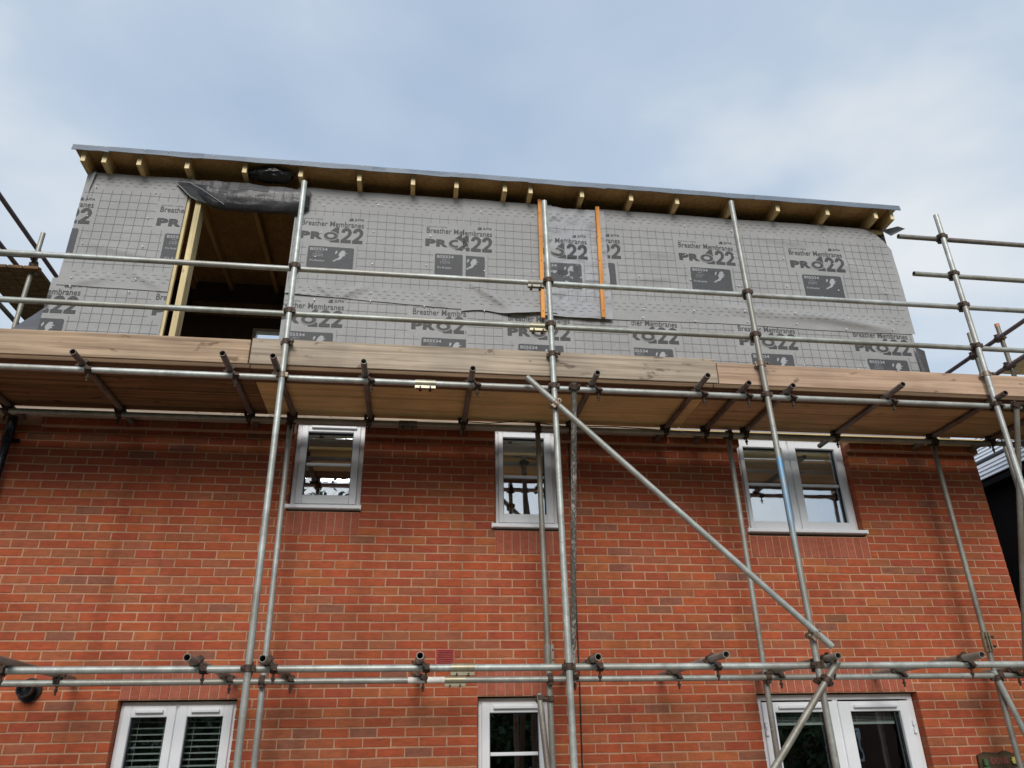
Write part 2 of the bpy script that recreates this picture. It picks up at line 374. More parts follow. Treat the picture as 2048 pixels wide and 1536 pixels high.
def glass(nm='window_glass', base=0.46, tint=(0.84, 0.89, 0.86)):
    mm, t, b = mat(nm); t.nodes.remove(b)
    o = [n for n in t.nodes if n.type == 'OUTPUT_MATERIAL'][0]
    tr = t.nodes.new('ShaderNodeBsdfTransparent'); tr.inputs[0].default_value = (*tint, 1)
    gl = t.nodes.new('ShaderNodeBsdfGlossy'); gl.inputs['Color'].default_value = (0.92, 0.95, 1.0, 1); gl.inputs['Roughness'].default_value = 0.008
    geo = t.nodes.new('ShaderNodeNewGeometry'); n = noise_n(t, geo.outputs['Position'], 3.5, 2)
    bp = t.nodes.new('ShaderNodeBump'); bp.inputs['Strength'].default_value = 0.022; bp.inputs['Distance'].default_value = 0.02
    t.links.new(n.outputs['Fac'], bp.inputs['Height']); t.links.new(bp.outputs[0], gl.inputs['Normal'])
    lw = t.nodes.new('ShaderNodeLayerWeight'); lw.inputs['Blend'].default_value = 0.35
    ma = t.nodes.new('ShaderNodeMath'); ma.operation = 'MULTIPLY_ADD'; ma.inputs[1].default_value = 0.5; ma.inputs[2].default_value = base
    t.links.new(lw.outputs['Fresnel'], ma.inputs[0])
    x = t.nodes.new('ShaderNodeMixShader'); t.links.new(ma.outputs[0], x.inputs[0]); t.links.new(tr.outputs[0], x.inputs[1]); t.links.new(gl.outputs[0], x.inputs[2])
    t.links.new(x.outputs[0], o.inputs['Surface'])
    return mm
M_GLASS = glass(); M_GLASSC = glass('clear_window_glass', 0.13, (0.86, 0.90, 0.88))

# ------------------------------------------------------------------ ground
GZ = -2.40
def ground():
    mm, t, b = mat('garden_ground'); geo = t.nodes.new('ShaderNodeNewGeometry')
    n = noise_n(t, geo.outputs['Position'], 0.35, 6); n2 = noise_n(t, geo.outputs['Position'], 14, 5)
    r = ramp(t, [(0.42, (0.035, 0.055, 0.018)), (0.5, (0.05, 0.07, 0.026)), (0.62, (0.085, 0.085, 0.055))]); t.links.new(n.outputs['Fac'], r.inputs['Fac'])
    r2 = ramp(t, [(0.3, (0.7, 0.7, 0.7)), (0.7, (1.2, 1.2, 1.2))]); t.links.new(n2.outputs['Fac'], r2.inputs['Fac'])
    t.links.new(mixc(t, r.outputs[0], r2.outputs[0], 1.0, 'MULTIPLY'), b.inputs['Base Color']); b.inputs['Roughness'].default_value = 0.95
    g = MB(); g.add([(-250, -250, GZ), (250, -250, GZ), (250, 250, GZ), (-250, 250, GZ)], [(0, 1, 2, 3)])
    o = g.build('ground', mm); lab(o, kind='structure')
    mp_, t, b = mat('patio_slab'); geo = t.nodes.new('ShaderNodeNewGeometry'); n = noise_n(t, geo.outputs['Position'], 5, 6)
    r = ramp(t, [(0.3, (0.17, 0.16, 0.14)), (0.7, (0.25, 0.235, 0.21))]); t.links.new(n.outputs['Fac'], r.inputs['Fac']); t.links.new(r.outputs[0], b.inputs['Base Color']); b.inputs['Roughness'].default_value = 0.9
    p = MB(); p.add([(-6, -4.2, GZ + .004), (10, -4.2, GZ + .004), (10, 0, GZ + .004), (-6, 0, GZ + .004)], [(0, 1, 2, 3)])
    o = p.build('patio', mp_); lab(o, kind='structure')
ground()

# ------------------------------------------------------------------ brick house
house = empty('brick_house', (4.0, 0.0, GZ), 'red brick house with white windows and soldier course lintels behind the scaffold', 'house')
X0, X1 = -3.15, 8.8875
ZT = 2.10
# openings in the brickwork: x0, x1, z0, z1
OPEN = dict(A=(1.898, 2.545, 1.19, 2.10), B=(3.788, 4.402, 1.045, 2.10), C=(6.262, 7.447, 1.035, 2.10),
            D=(0.772, 1.680, -1.50, -0.375), E=(3.630, 4.245, -1.50, -0.375), F=(6.090, 7.610, -2.36, -0.375))
SOLD = [(1.898, 2.545, 0.975, 1.19), (3.788, 4.402, 0.825, 1.045), (6.250, 7.462, 0.825, 1.035),
        (0.772, 1.680, -0.375, -0.150), (3.630, 4.245, -0.375, -0.150), (6.083, 7.590, -0.375, -0.150)]
VENT = (3.272, 3.424, -0.150, 0.0)
def mortar_core():
    b = MB(); y = 0.0035
    xs = sorted({X0, X1 - .005} | {v + d for k in OPEN.values() for v, d in ((k[0], -.005), (k[1], .005))})
    zs = sorted({GZ, ZT} | {v for k in OPEN.values() for v in (k[2], k[3] + .0)})
    for i in range(len(xs) - 1):
        for j in range(len(zs) - 1):
            cx, cz = (xs[i] + xs[i + 1]) / 2, (zs[j] + zs[j + 1]) / 2
            if any(k[0] - .01 < cx < k[1] + .01 and k[2] < cz < k[3] for k in OPEN.values()): continue
            b.add([(xs[i], y, zs[j]), (xs[i + 1], y, zs[j]), (xs[i + 1], y, zs[j + 1]), (xs[i], y, zs[j + 1])], [(0, 1, 2, 3)])
    for (a, c, d, e_) in OPEN.values():
        a, c = a - .005, c + .005
        b.add([(a, y, d), (a, y, e_), (a, .29, e_), (a, .29, d)], [(0, 1, 2, 3)])
        b.add([(c, y, d), (c, .29, d), (c, .29, e_), (c, y, e_)], [(0, 1, 2, 3)])
        b.add([(a, y, e_), (c, y, e_), (c, .29, e_), (a, .29, e_)], [(0, 1, 2, 3)])
        b.add([(a, y, d), (a, .29, d), (c, .29, d), (c, y, d)], [(0, 1, 2, 3)])
    # gable return, top of wall and back
    xr = X1 - .005
    b.add([(xr, y, GZ), (xr, 8, GZ), (xr, 8, ZT), (xr, y, ZT)], [(0, 1, 2, 3)])
    b.add([(X0, y, ZT), (xr, y, ZT), (xr, .3, ZT), (X0, .3, ZT)], [(0, 1, 2, 3)])
    return b.build('mortar_wall', M_MORTAR, house)
mortar_core()

PAL = [((0.330, 0.094, 0.048), 26), ((0.315, 0.088, 0.050), 22), ((0.360, 0.102, 0.050), 15), ((0.350, 0.125, 0.058), 12), ((0.310, 0.112, 0.064), 10),
       ((0.285, 0.112, 0.068), 5), ((0.235, 0.110, 0.078), 3.2), ((0.285, 0.078, 0.048), 5), ((0.21, 0.110, 0.085), .4)]
def pick():
    t_ = random.uniform(0, sum(p[1] for p in PAL))
    for c, k in PAL:
        t_ -= k
        if t_ <= 0: break
    j = random.uniform(0.95, 1.06) * 1.05
    return (c[0] * j * 1.15, c[1] * j * random.uniform(.91, 1.01) * .975, c[2] * j * random.uniform(.86, 1.0) * .81)
def brick_geo(b, x0, x1, z0, z1, y0=0.0, depth=0.10, c=(1, 1, 1), jit=0.0019, bev=0.004):
    r = lambda: random.uniform(-jit, jit)
    o = [(x0 + r(), z0 + r()), (x1 + r(), z0 + r()), (x1 + r(), z1 + r()), (x0 + r(), z1 + r())]
    cx, cz = (x0 + x1) / 2, (z0 + z1) / 2
    i_ = [(x + math.copysign(bev, cx - x), z + math.copysign(bev, cz - z)) for x, z in o]
    yy = y0 + random.uniform(-.0012, .0012)
    vs = [(x, yy, z) for x, z in i_] + [(x, yy + bev, z) for x, z in o] + [(x, y0 + depth, z) for x, z in o]
    fs = [(0, 1, 2, 3)] + [(k, 4 + k, 4 + (k + 1) % 4, (k + 1) % 4)[::1] for k in range(4)] + [(4 + k, 8 + k, 8 + (k + 1) % 4, 4 + (k + 1) % 4) for k in range(4)]
    b.add(vs, fs, 0, c)
BRICKS = []   # x0,x1,z0,z1,full
def holes_at(z0, z1):
    zc = (z0 + z1) / 2
    hs = [(k[0], k[1]) for k in OPEN.values() if k[2] < zc < k[3]] + [(k[0], k[1]) for k in SOLD if k[2] < zc < k[3]]
    if VENT[2] < zc < VENT[3]: hs.append((VENT[0], VENT[1]))
    return sorted(hs)
for k in range(-32, 26):
    z0, z1 = k * .075 + .005, k * .075 + .070
    offs = 0.0 if k % 2 == 0 else 0.1125
    spans = []; a = X0
    for h0, h1 in holes_at(z0, z1):
        if h0 > a: spans.append((a, h0))
        a = max(a, h1)
    if a < X1: spans.append((a, X1))
    for s0, s1 in spans:
        n0 = math.floor((s0 - offs) / .225) - 1
        cuts = [offs + .225 * n for n in range(n0, n0 + 70) if s0 + .045 < offs + .225 * n < s1 - .045]
        ed = [s0] + cuts + [s1]
        for i in range(len(ed) - 1):
            x0 = ed[i] + (.005 if i > 0 or s0 == X0 else .003); x1 = ed[i + 1] - (.005 if i < len(ed) - 2 else .0 if s1 != X1 else 0)
            if i == 0 and s0 != X0 and any(abs(s0 - q[1]) < 1e-6 for q in OPEN.values()): x0 = ed[i]
            elif i == 0: x0 = ed[i] + .006
            if i == len(ed) - 2 and not any(abs(s1 - q[0]) < 1e-6 for q in OPEN.values()) and s1 != X1: x1 = ed[i + 1] - .006
            BRICKS.append((x0, x1, z0, z1, abs((x1 - x0) - .215) < .001))
# the 300 stretchers that show largest are parts of their own
cand = []
for i, (x0, x1, z0, z1, full) in enumerate(BRICKS):
    if not full: continue
    u, v = pix(((x0 + x1) / 2, 0, (z0 + z1) / 2))
    if 30 < u < 2018 and 20 < v < 1526:
        a_ = pix((x0, 0, z0)); b_ = pix((x1, 0, z1)); cand.append((-abs((b_[0] - a_[0]) * (b_[1] - a_[1])), i))
cand.sort(); chosen = {i for _, i in cand[:300]}
protos = []
for q in range(28):
    mb = MB(); brick_geo(mb, -.1075, .1075, -.0325, .0325, 0, .10, pick())
    protos.append(mb)
proto_obj = []
rest = MB()
for i, (x0, x1, z0, z1, full) in enumerate(BRICKS):
    if i in chosen:
        pi = random.randrange(28); loc = ((x0 + x1) / 2, 0, (z0 + z1) / 2)
        while len(proto_obj) <= pi: proto_obj.append(None)
        if proto_obj[pi] is None:
            mb = protos[pi]; mb.v = [(p[0] + loc[0], p[1] + loc[1], p[2] + loc[2]) for p in mb.v]
            proto_obj[pi] = mb.build('brick', M_BRICK, house, origin=loc)
        else: share(proto_obj[pi], loc, house)
    else: brick_geo(rest, x0, x1, z0, z1, 0, .10, pick())
# gable end bricks
for k in range(-32, 28):
    z0, z1 = k * .075 + .005, k * .075 + .07
    y = 0.105 + (0.0 if k % 2 else 0.11)
    while y < 7.8:
        y1 = min(y + .215, 7.9); c = pick()
        rest.add([(X1, y, z0), (X1, y1, z0), (X1, y1, z1), (X1, y, z1)], [(0, 1, 2, 3)], 0, c); y = y1 + .01
o = rest.build('brick_courses', M_BRICK, house); o['kind'] = 'stuff'
# soldier bricks on end, each its own part
SC = [(0.39, 0.112, 0.066), (0.405, 0.118, 0.070), (0.375, 0.104, 0.060), (0.40, 0.124, 0.078)]
for (x0, x1, z0, z1) in SOLD:
    n = round((x1 - x0) / .075); st = (x1 - x0) / n
    for i in range(n):
        b = MB(); c = random.choice(SC); j = random.uniform(.93, 1.06); c = tuple(v * j for v in c)
        brick_geo(b, x0 + i * st + .004, x0 + (i + 1) * st - .004, z0 + .003, z1 - .006, -.001, .10, c)
        b.build('soldier_brick', M_BRICK, house)
# projecting eaves courses (corbel), split by the windows
cor = MB()
for kk, (z0, z1) in enumerate(((1.925, 2.00), (2.00, 2.075))):
    spans = []; a = -.33 if kk == 0 else X0
    for h in (OPEN['A'], OPEN['B'], OPEN['C']):
        spans.append((a, h[0])); a = h[1]
    spans.append((a, X1))
    for s0, s1 in spans:
        offs = .05 if kk else .16; x = s0
        while x < s1 - .02:
            nx = min(s1, (math.floor((x - offs + 1e-4) / .225) + 1) * .225 + offs)
            if s1 - nx < .04: nx = s1
            b = MB(); brick_geo(b, x + .004, nx - .004, z0 + .004, z1 - .004, -.070 - .014 * kk, .16, pick())
            b.build('corbel_brick', M_BRICK, house); x = nx
        MB().box(s0 + .003, s1 - .003, -.066 - .014 * kk, .05, z0 - .0, z1 - .001).build('corbel_mortar', M_MORTAR, house)

# ------------------------------------------------------------------ windows
def frame_rect(b, x0, x1, z0, z1, wd, y0, y1, wt=None, wb=None):
    wt = wt or wd; wb = wb or wd
    b.bevbox(x0, x0 + wd, y0, y1, z0, z1, .004); b.bevbox(x1 - wd, x1, y0, y1, z0, z1, .004)
    b.bevbox(x0 + wd - .001, x1 - wd + .001, y0 + .0008, y1, z1 - wt, z1 - .0006, .004); b.bevbox(x0 + wd - .001, x1 - wd + .001, y0 + .0008, y1, z0 + .0006, z0 + wb, .004)
def window(label, x0, x1, z0, z1, sashes, bar=None, sill=None, trickle=False, name='window', hinges=False, open_top=0.06):
    fr = MB(); frame_rect(fr, x0, x1, z0, z1, .045, .085, .155)
    for a, c in zip(sashes[:-1], sashes[1:]):
        xm = (a[1] + c[0]) / 2; fr.box(xm - .022, xm + .022, .0862, .154, z0 + .044, z1 - .044)
    win = fr.build(name, M_UPVC, house); win['label'] = label
    for (s0, s1, g0, g1, t0, t1) in sashes:   # sash outer x, glass x, glass z
        sz0, sz1 = t0 - .085, t1 + .085
        sz0 = max(sz0, z0 + .02); sz1 = min(sz1, z1 - .02)
        s = MB()
        s.bevbox(s0, g0, .066, .135, sz0, sz1, .005); s.bevbox(g1, s1, .066, .135, sz0, sz1, .005)
        s.bevbox(g0 - .001, g1 + .001, .0668, .134, t1, sz1 - .0006, .005); s.bevbox(g0 - .001, g1 + .001, .0668, .134, sz0 + .0006, t0, .005)
        so_ = s.build('sash', M_UPVC, win)
        g = MB(); g.box(g0 - .005, g1 + .005, .118, .124, t0 - .005, t1 + .005)
        g.build('pane', M_GLASSC if trickle and z1 < 0 else M_GLASS, win)
        k = MB(); e_ = .007
        k.box(g0 - .002, g0 + e_, .1, .1155, t0, t1); k.box(g1 - e_, g1 + .002, .1, .1155, t0, t1); k.box(g0 + e_, g1 - e_, .1, .1155, t1 - e_, t1 + .002); k.box(g0 + e_, g1 - e_, .1, .1155, t0 - .002, t0 + e_ * .5)
        k.build('gasket', M_GASKET, win)
        if bar:
            q = MB(); q.bevbox(g0 - .002, g1 + .002, .102, .1175, bar - .014, bar + .014, .004); q.build('glazing_bar', M_UPVC, win)
        if trickle:
            q = MB(); q.bevbox(g0 + .03, g1 - .03 if len(sashes) > 1 else g1 + .03, .040, .0665, t1 + .030, t1 + .056, .005)
            q.build('trickle_vent', M_UPVC, win)
    if sill:
        q = MB(); q.bevbox(sill[0], sill[1], -.042, .09, sill[2] + .020, sill[3], .005)
        for xx in (sill[0], sill[1]): q.bevbox(xx - .006, xx + .006, -.045, .06, sill[2] + .014, sill[3] + .003, .003)
        q.build('sill', M_UPVC, win)
    if hinges:
        for xx in (x0 + .052, x1 - .052):
            for zz in (-.66, -1.5, -2.1):
                q = MB(); q.bevbox(xx - .014, xx + .014, .045, .0655, zz - .055, zz - .012, .004); q.bevbox(xx - .014, xx + .014, .045, .0655, zz + .012, zz + .055, .004); q.tube((xx, .05, zz - .012), (xx, .05, zz + .012), .008, 8)
                q.build('hinge', M_UPVC, win)
    # dim room behind
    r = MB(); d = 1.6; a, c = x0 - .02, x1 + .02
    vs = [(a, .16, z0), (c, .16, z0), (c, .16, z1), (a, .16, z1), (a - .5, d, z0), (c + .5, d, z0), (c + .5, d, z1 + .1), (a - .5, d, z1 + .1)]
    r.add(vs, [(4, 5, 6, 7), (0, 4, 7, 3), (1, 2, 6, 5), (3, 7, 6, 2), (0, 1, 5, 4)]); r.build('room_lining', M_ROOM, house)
    return win
window('single casement window of obscured glass below the top platform, left', 1.903, 2.540, 1.245, 2.075, [(1.945, 2.498, 2.006, 2.431, 1.367, 1.993)], bar=1.677, sill=(1.885, 2.552, 1.19, 1.245), trickle=True)
window('narrow middle window with dark blind', 3.802, 4.396, 1.105, 2.075, [(3.830, 4.360, 3.878, 4.289, 1.222, 1.997)], bar=1.603, sill=(3.757, 4.420, 1.045, 1.103))
window('double casement window behind the blue stained pole', 6.300, 7.447, 1.095, 2.075, [(6.312, 6.835, 6.356, 6.778, 1.196, 1.975), (6.850, 7.420, 6.927, 7.353, 1.198, 1.975)], bar=1.590, sill=(6.236, 7.460, 1.043, 1.097), trickle=False)
window('lower left double window with venetian blinds', 0.775, 1.672, -1.49, -0.385, [(0.800, 1.205, 0.865, 1.140, -1.40, -.500), (1.222, 1.645, 1.294, 1.574, -1.40, -.500)], trickle=True)
window('lower single window with one glazing bar', 3.640, 4.238, -1.49, -0.385, [(3.668, 4.208, 3.736, 4.151, -1.40, -.502)], bar=-.815, trickle=True)
window('white patio doors with blinds and trickle vents', 6.110, 7.605, -2.36, -0.385, [(6.150, 6.842, 6.269, 6.736, -2.2, -.530), (6.868, 7.560, 6.979, 7.455, -2.2, -.530)], trickle=True, name='patio_doors', hinges=True)

def venetian(label, x0, x1, ztop, zbot, y, pitch, wdt, tilt, m, stack=None):
    root = empty('venetian_blind', ((x0 + x1) / 2, y, ztop), label, 'blind', 'venetian blinds inside the windows')
    MB().box(x0, x1, y - .015, y + .02, ztop - .03, ztop).build('headrail', m, root)
    z = ztop - .045; proto = None
    ca, sa = math.cos(tilt) * wdt / 2, math.sin(tilt) * wdt / 2
    while z > zbot:
        if proto is None:
            b = MB(); b.add([(x0, y - ca, z - sa), (x1, y - ca, z - sa), (x1, y, z + .003), (x0, y, z + .003), (x1, y + ca, z + sa), (x0, y + ca, z + sa)], [(0, 1, 2, 3), (3, 2, 4, 5)])
            proto = b.build('slat', m, root, origin=((x0 + x1) / 2, y, z))
        else: share(proto, ((x0 + x1) / 2, y, z), root)
        z -= pitch
    MB().box(x0, x1, y - .014, y + .014, zbot - .02, zbot).build('bottom_rail', m, root)
    for fx in (.22, .8):
        xx = x0 + (x1 - x0) * fx
        MB().tube((xx, y - .02, ztop - .03), (xx, y - .02, zbot), .0016, 6).build('cord', m, root)
    return root
venetian('venetian blind in the left sash of the lower left window', .83, 1.175, -.44, -1.38, .19, .046, .048, .25, M_BLINDW)
venetian('venetian blind in the right sash of the lower left window', 1.26, 1.61, -.44, -1.38, .19, .046, .048, .25, M_BLINDW)
venetian('raised venetian blind stacked at the head of the left patio door', 6.255, 6.75, -.50, -.612, .17, .012, .045, .1, M_BLINDW)
venetian('raised venetian blind stacked at the head of the right patio door', 6.965, 7.43, -.50, -.612, .17, .012, .045, .1, M_BLINDW)
def pleat(label, x0, x1, zt, zb, y):
    root = empty('roller_blind', ((x0 + x1) / 2, y, zt), label, 'blind', 'blinds half down in the upper windows')
    b = MB(); n = 7; hh = (zt - zb) / n; vs = []; fs = []
    for i in range(n + 1):
        z = zt - i * hh; yy = y + (.012 if i % 2 else -.004); vs += [(x0, yy, z), (x1, yy, z)]
    fs = [(2 * i, 2 * i + 1, 2 * i + 3, 2 * i + 2) for i in range(n)]
    b.add(vs, fs); b.build('fabric', M_BLIND, root)
    MB().box(x0, x1, y - .012, y + .018, zb - .022, zb - .001).build('bottom_rail', M_BLINDW, root)
pleat('grey blind half down in the narrow middle window', 3.85, 4.33, 2.02, 1.70, .19)
pleat('grey blind half down in the left sash of the window behind the blue stained pole', 6.34, 6.81, 2.0, 1.67, .19)
pleat('grey blind in the sash right of the blue stained pole', 6.90, 7.38, 2.0, 1.67, .19)

# ------------------------------------------------------------------ things on the brick wall
def air_brick():
    root = empty('air_vent', (3.348, 0, -.150), 'small red louvred air vent in the brick wall above the lower middle window', 'vent')
    b = MB(); x0, x1, z0, z1 = VENT
    frame_rect(b, x0, x1, z0, z1, .012, -.012, .05); b.build('frame', M_REDVENT, root)
    MB().box(x0 + .01, x1 - .01, .03, .05, z0 + .01, z1 - .01).build('backing', M_DARKGAP, root)
    for i in range(9):
        z = z0 + .015 + i * .0142; xa, xb = x0 + .011, x1 - .011; q = MB()
        q.add([(xa, -.009, z), (xb, -.009, z), (xb, .005, z + .003), (xa, .005, z + .003), (xa, -.009, z + .0045), (xb, -.009, z + .0045), (xb, .005, z + .0075), (xa, .005, z + .0075)], [(0, 3, 2, 1), (4, 5, 6, 7), (0, 1, 5, 4), (2, 3, 7, 6)])
        q.build('louvre', M_REDVENT, root)
air_brick()
def flue():
    c = (.100, 0, -.295); root = empty('flue_terminal', c, 'round black flue terminal on the brick wall at far left', 'flue')
    MB().tube((c[0], -.006, c[2]), (c[0], -.022, c[2]), .088, 32).build('collar', M_BLACKPL, root, 40)
    MB().tube((c[0], -.022, c[2]), (c[0], -.10, c[2]), .052, 28, .045).build('pipe', M_BLACKPL, root, 40)
    MB().tube((c[0], -.075, c[2]), (c[0], -.115, c[2]), .060, 28, .050).build('rim', M_BLACKPL, root, 40)
    b = MB()
    for i in range(6):
        a = i * math.pi / 6; dx, dz = math.cos(a) * .05, math.sin(a) * .05
        b.tube((c[0] - dx, -.108, c[2] - dz), (c[0] + dx, -.108, c[2] + dz), .003, 6)
    b.build('guard_bars', M_BLACKPL, root)
flue()
def downpipe():
    root = empty('downpipe', (-.563, -.07, GZ), 'black plastic downpipe on the brick wall at the left edge', 'pipe')
    MB().tube((-.563, -.07, GZ), (-.563, -.07, 1.82), .034, 20).build('pipe', M_PIPE, root, 40)
    MB().tube((-.563, -.07, 1.74), (-.563, -.07, 2.02), .041, 20).build('socket', M_PIPE, root, 40)
    for z in (1.78, .4, -1.0):
        b = MB(); b.tube((-.563, -.07, z - .02), (-.563, -.07, z + .02), .046, 20); b.box(-.640, -.486, -.02, -.001, z - .018, z + .018); b.box(-.59, -.536, -.05, -.002, z - .016, z + .016); b.build('bracket', M_PIPE, root, 40)
downpipe()
tag = MB(); tag.path([(4.520, -.012, 1.93), (4.519, -.014, 1.4), (4.517, -.012, .9), (4.508, -.014, .3), (4.503, -.012, -.3), (4.49, -.013, -.93), (4.485, -.012, -2.3)], .006, 8)
lab(tag.build('cable', M_BLACKPL, None, 40), 'thin black cable hanging down the brick wall right of the middle poles', 'cable')
def plaque():
    root = empty('garden_plaque', (8.22, -.02, -1.16), 'dark wooden garden plaque with carved red lettering at the lower right corner', 'plaque')
    M_PLW = wood('dark_plaque_timber', (0.10, 0.065, 0.035), (0.05, 0.035, 0.02))
    M_RED = simple('faded_red_lettering', (0.26, 0.055, 0.045), .6); M_GRN = simple('green_paint', (0.05, 0.11, 0.04), .6); M_YEL = simple('yellow_petal', (0.62, 0.52, 0.14), .6); M_GRY = simple('grey_green_paint', (0.16, 0.19, 0.16), .6)
    b = MB(); pts = [(8.02, -1.16), (8.40, -1.16), (8.42, -1.0), (8.41, -.90), (8.30, -.865), (8.24, -.885), (8.10, -.875), (8.03, -.90)]
    n = len(pts); b.add([(x, -.03, z) for x, z in pts] + [(x, -.008, z) for x, z in pts], [tuple(range(n))] + [(i, n + i, n + (i + 1) % n, (i + 1) % n) for i in range(n)]); b.build('board', M_PLW, root)
    return root, M_RED, M_GRN, M_YEL, M_GRY
PLQ = plaque()

# ------------------------------------------------------------------ text outlines
_tc = {}
def text_shape(body, off=0.0, res=3):
    key = (body, off)
    if key in _tc: return _tc[key]
    cu = bpy.data.curves.new('t', 'FONT'); cu.body = body; cu.offset = off; cu.resolution_u = res; cu.fill_mode = 'FRONT'
    ob = bpy.data.objects.new('t', cu); col.objects.link(ob)
    dg = bpy.context.evaluated_depsgraph_get(); dg.update()
    me = ob.evaluated_get(dg).to_mesh()
    vs = [(v.co.x, v.co.y) for v in me.vertices]; fs = [tuple(p.vertices) for p in me.polygons]
    ob.evaluated_get(dg).to_mesh_clear(); bpy.data.objects.remove(ob); bpy.data.curves.remove(cu)
    xs = [v[0] for v in vs]; ys = [v[1] for v in vs]
    x0, x1, y0, y1 = min(xs), max(xs), min(ys), max(ys)
    vs = [((x - x0) / (x1 - x0), (y - y0) / (y1 - y0)) for x, y in vs]
    _tc[key] = (vs, fs); return _tc[key]

root_, M_RED, M_GRN, M_YEL, M_GRY = PLQ
def flat(name, vs, fs, y, m_, parent): b = MB(); b.add([(x, y, z) for x, z in vs], fs); return b.build(name, m_, parent)
tv, tf = text_shape('DONS', .02)
flat('lettering', [(8.145 + x * .16, -.97 + z * .05) for x, z in tv], tf, -.0315, M_RED, root_)
b = MB()
for i in range(8): b.box(8.14 + i * .026, 8.152 + i * .026, -.036, -.029, -1.09 - .01 * (i % 2), -1.00 - .008 * (i % 3))
b.build('carved_strokes', M_RED, root_)
b = MB(); b.tube((8.075, -.045, -1.12), (8.075, -.045, -.99), .032, 10); b.tube((8.075, -.05, -.98), (8.075, -.05, -.93), .02, 10); b.build('green_ornament', M_GRN, root_, 40)
b = MB()
for i in range(6):
    a = i * math.pi / 3; b.tube((8.352, -.05, -.945), (8.352 + math.cos(a) * .022, -.046, -.945 + math.sin(a) * .028), .009, 6)
b.build('yellow_flower', M_YEL, root_, 40)
b = MB(); b.tube((8.39, -.045, -1.10), (8.37, -.045, -1.0), .025, 8); b.build('grey_leaf', M_GRY, root_, 40)

# ------------------------------------------------------------------ loft extension wrapped in breather membrane
ext = empty('loft_extension', (4.05, .15, 2.10), 'timber loft extension wrapped in grey printed breather membrane under a flat roof', 'building')
YM = 0.150
RIDGES = [  # x0,z0,x1,z1,width,amp
    (3.50, 3.86, 4.02, 3.50, .035, .022), (3.46, 4.95, 3.49, 3.50, .016, .008), (7.3, 3.66, 8.45, 3.52, .05, .028), (6.3, 3.72, 7.6, 3.60, .06, .016), (7.0, 4.72, 7.6, 4.66, .04, .012), (5.5, 4.42, 6.0, 4.36, .05, .01),
    (-.45, 4.05, .28, 3.90, .05, .014), (-.5, 3.56, -.1, 3.68, .04, .012), (.36, 3.56, .05, 3.72, .03, .012), (2.15, 3.56, 2.45, 3.72, .035, .016), (2.10, 3.56, 1.9, 3.72, .03, .012),
    (3.3, 3.50, 3.1, 3.66, .04, .012), (2.5, 2.98, 3.1, 2.93, .03, .014), (7.6, 2.92, 8.2, 3.0, .05, .012), (5.3, 4.0, 5.9, 4.05, .05, .010), (-.35, 2.92, .35, 3.0, .05, .010), (8.3, 4.2, 8.6, 3.9, .06, .012), (6.0, 4.15, 6.6, 4.2, .06, .008), (7.9, 4.4, 8.4, 4.35, .06, .008)]
def wr(x, z, amp=1.0):
    d = .011 * noise.noise((x * 1.1, z * 1.5, 3.1)) + .0050 * noise.noise((x * 3.4, z * 5.0, 7.7)) + .0016 * noise.noise((x * 9.0, z * 12.0, 1.7))
    for x0, z0, x1, z1, wd, am in RIDGES:
        dx, dz = x1 - x0, z1 - z0; l2 = dx * dx + dz * dz
        t_ = ((x - x0) * dx + (z - z0) * dz) / l2
        if -.15 < t_ < 1.15:
            px, pz = x0 + dx * t_, z0 + dz * t_; ds = ((x - px) ** 2 + (z - pz) ** 2)
            if ds < 9 * wd * wd: d += 1.6 * am * math.exp(-ds / (wd * wd)) * max(0, min(1, 1 - abs(2 * t_ - 1) ** 2 * .75))
    return d * amp
def crumple(x, z):
    v = Vector((x * 5.5, z * 9.0, 1.3))
    return .024 * (noise.fractal(v, 1.0, 2.0, 4) * .7 + .3 * abs(noise.noise((x * 3, z * 11, 5.0))))
def sheet(name, x0, x1, zb, zt, y, m_, step=.025, fn=None, edge=None):
    """zb, zt: floats or functions of x"""
    fzb = zb if callable(zb) else (lambda x: zb); fzt = zt if callable(zt) else (lambda x: zt)
    nx = max(2, int((x1 - x0) / step)); zz = fzt((x0 + x1) / 2) - fzb((x0 + x1) / 2); nz = max(2, int(zz / step))
    vs = []
    for i in range(nx + 1):
        x = x0 + (x1 - x0) * i / nx
        for j in range(nz + 1):
            z = fzb(x) + (fzt(x) - fzb(x)) * j / nz
            vs.append((x, y - (fn or wr)(x, z) - (edge(x, z) if edge else 0), z))
    q = nz + 1
    fs = [(i * q + j, (i + 1) * q + j, (i + 1) * q + j + 1, i * q + j + 1) for i in range(nx) for j in range(nz)]
    b = MB(); b.add(vs, fs)
    return b.build(name, m_, ext, 180)
zt_ = lambda x: 4.995 - .004 * x
def curlA(x, z): return .05 * max(0, 1 - (x - 1.60) / .5) * max(0, 1 - (z - 3.50) / .14) ** 2 if x < 2.1 else 0
def curlB(x, z):
    return .035 * max(0, min(1, (x - 3.85) / .2)) * max(0, 1 - (z - 3.47) / .12) ** 2
def botB(x): return 3.555 - .012 * noise.noise((x * 3, 0, 0)) + (.02 * (2.1 - x) / .5 if x < 2.1 else -.065 * max(0, (x - 2.1) / 1.4))
LU1 = sheet('breather_membrane', -.645, .435, lambda x: 3.525 - .015 * x, zt_, YM, M_MEM)
LU2 = sheet('breather_membrane', 1.60, 3.475, botB, zt_, YM - .004, M_MEM, edge=curlA)
LU3 = sheet('breather_membrane', 3.455, 4.50, lambda x: 3.47 + .02 * math.sin(x * 9), zt_, YM - .012, M_MEM, edge=curlB)
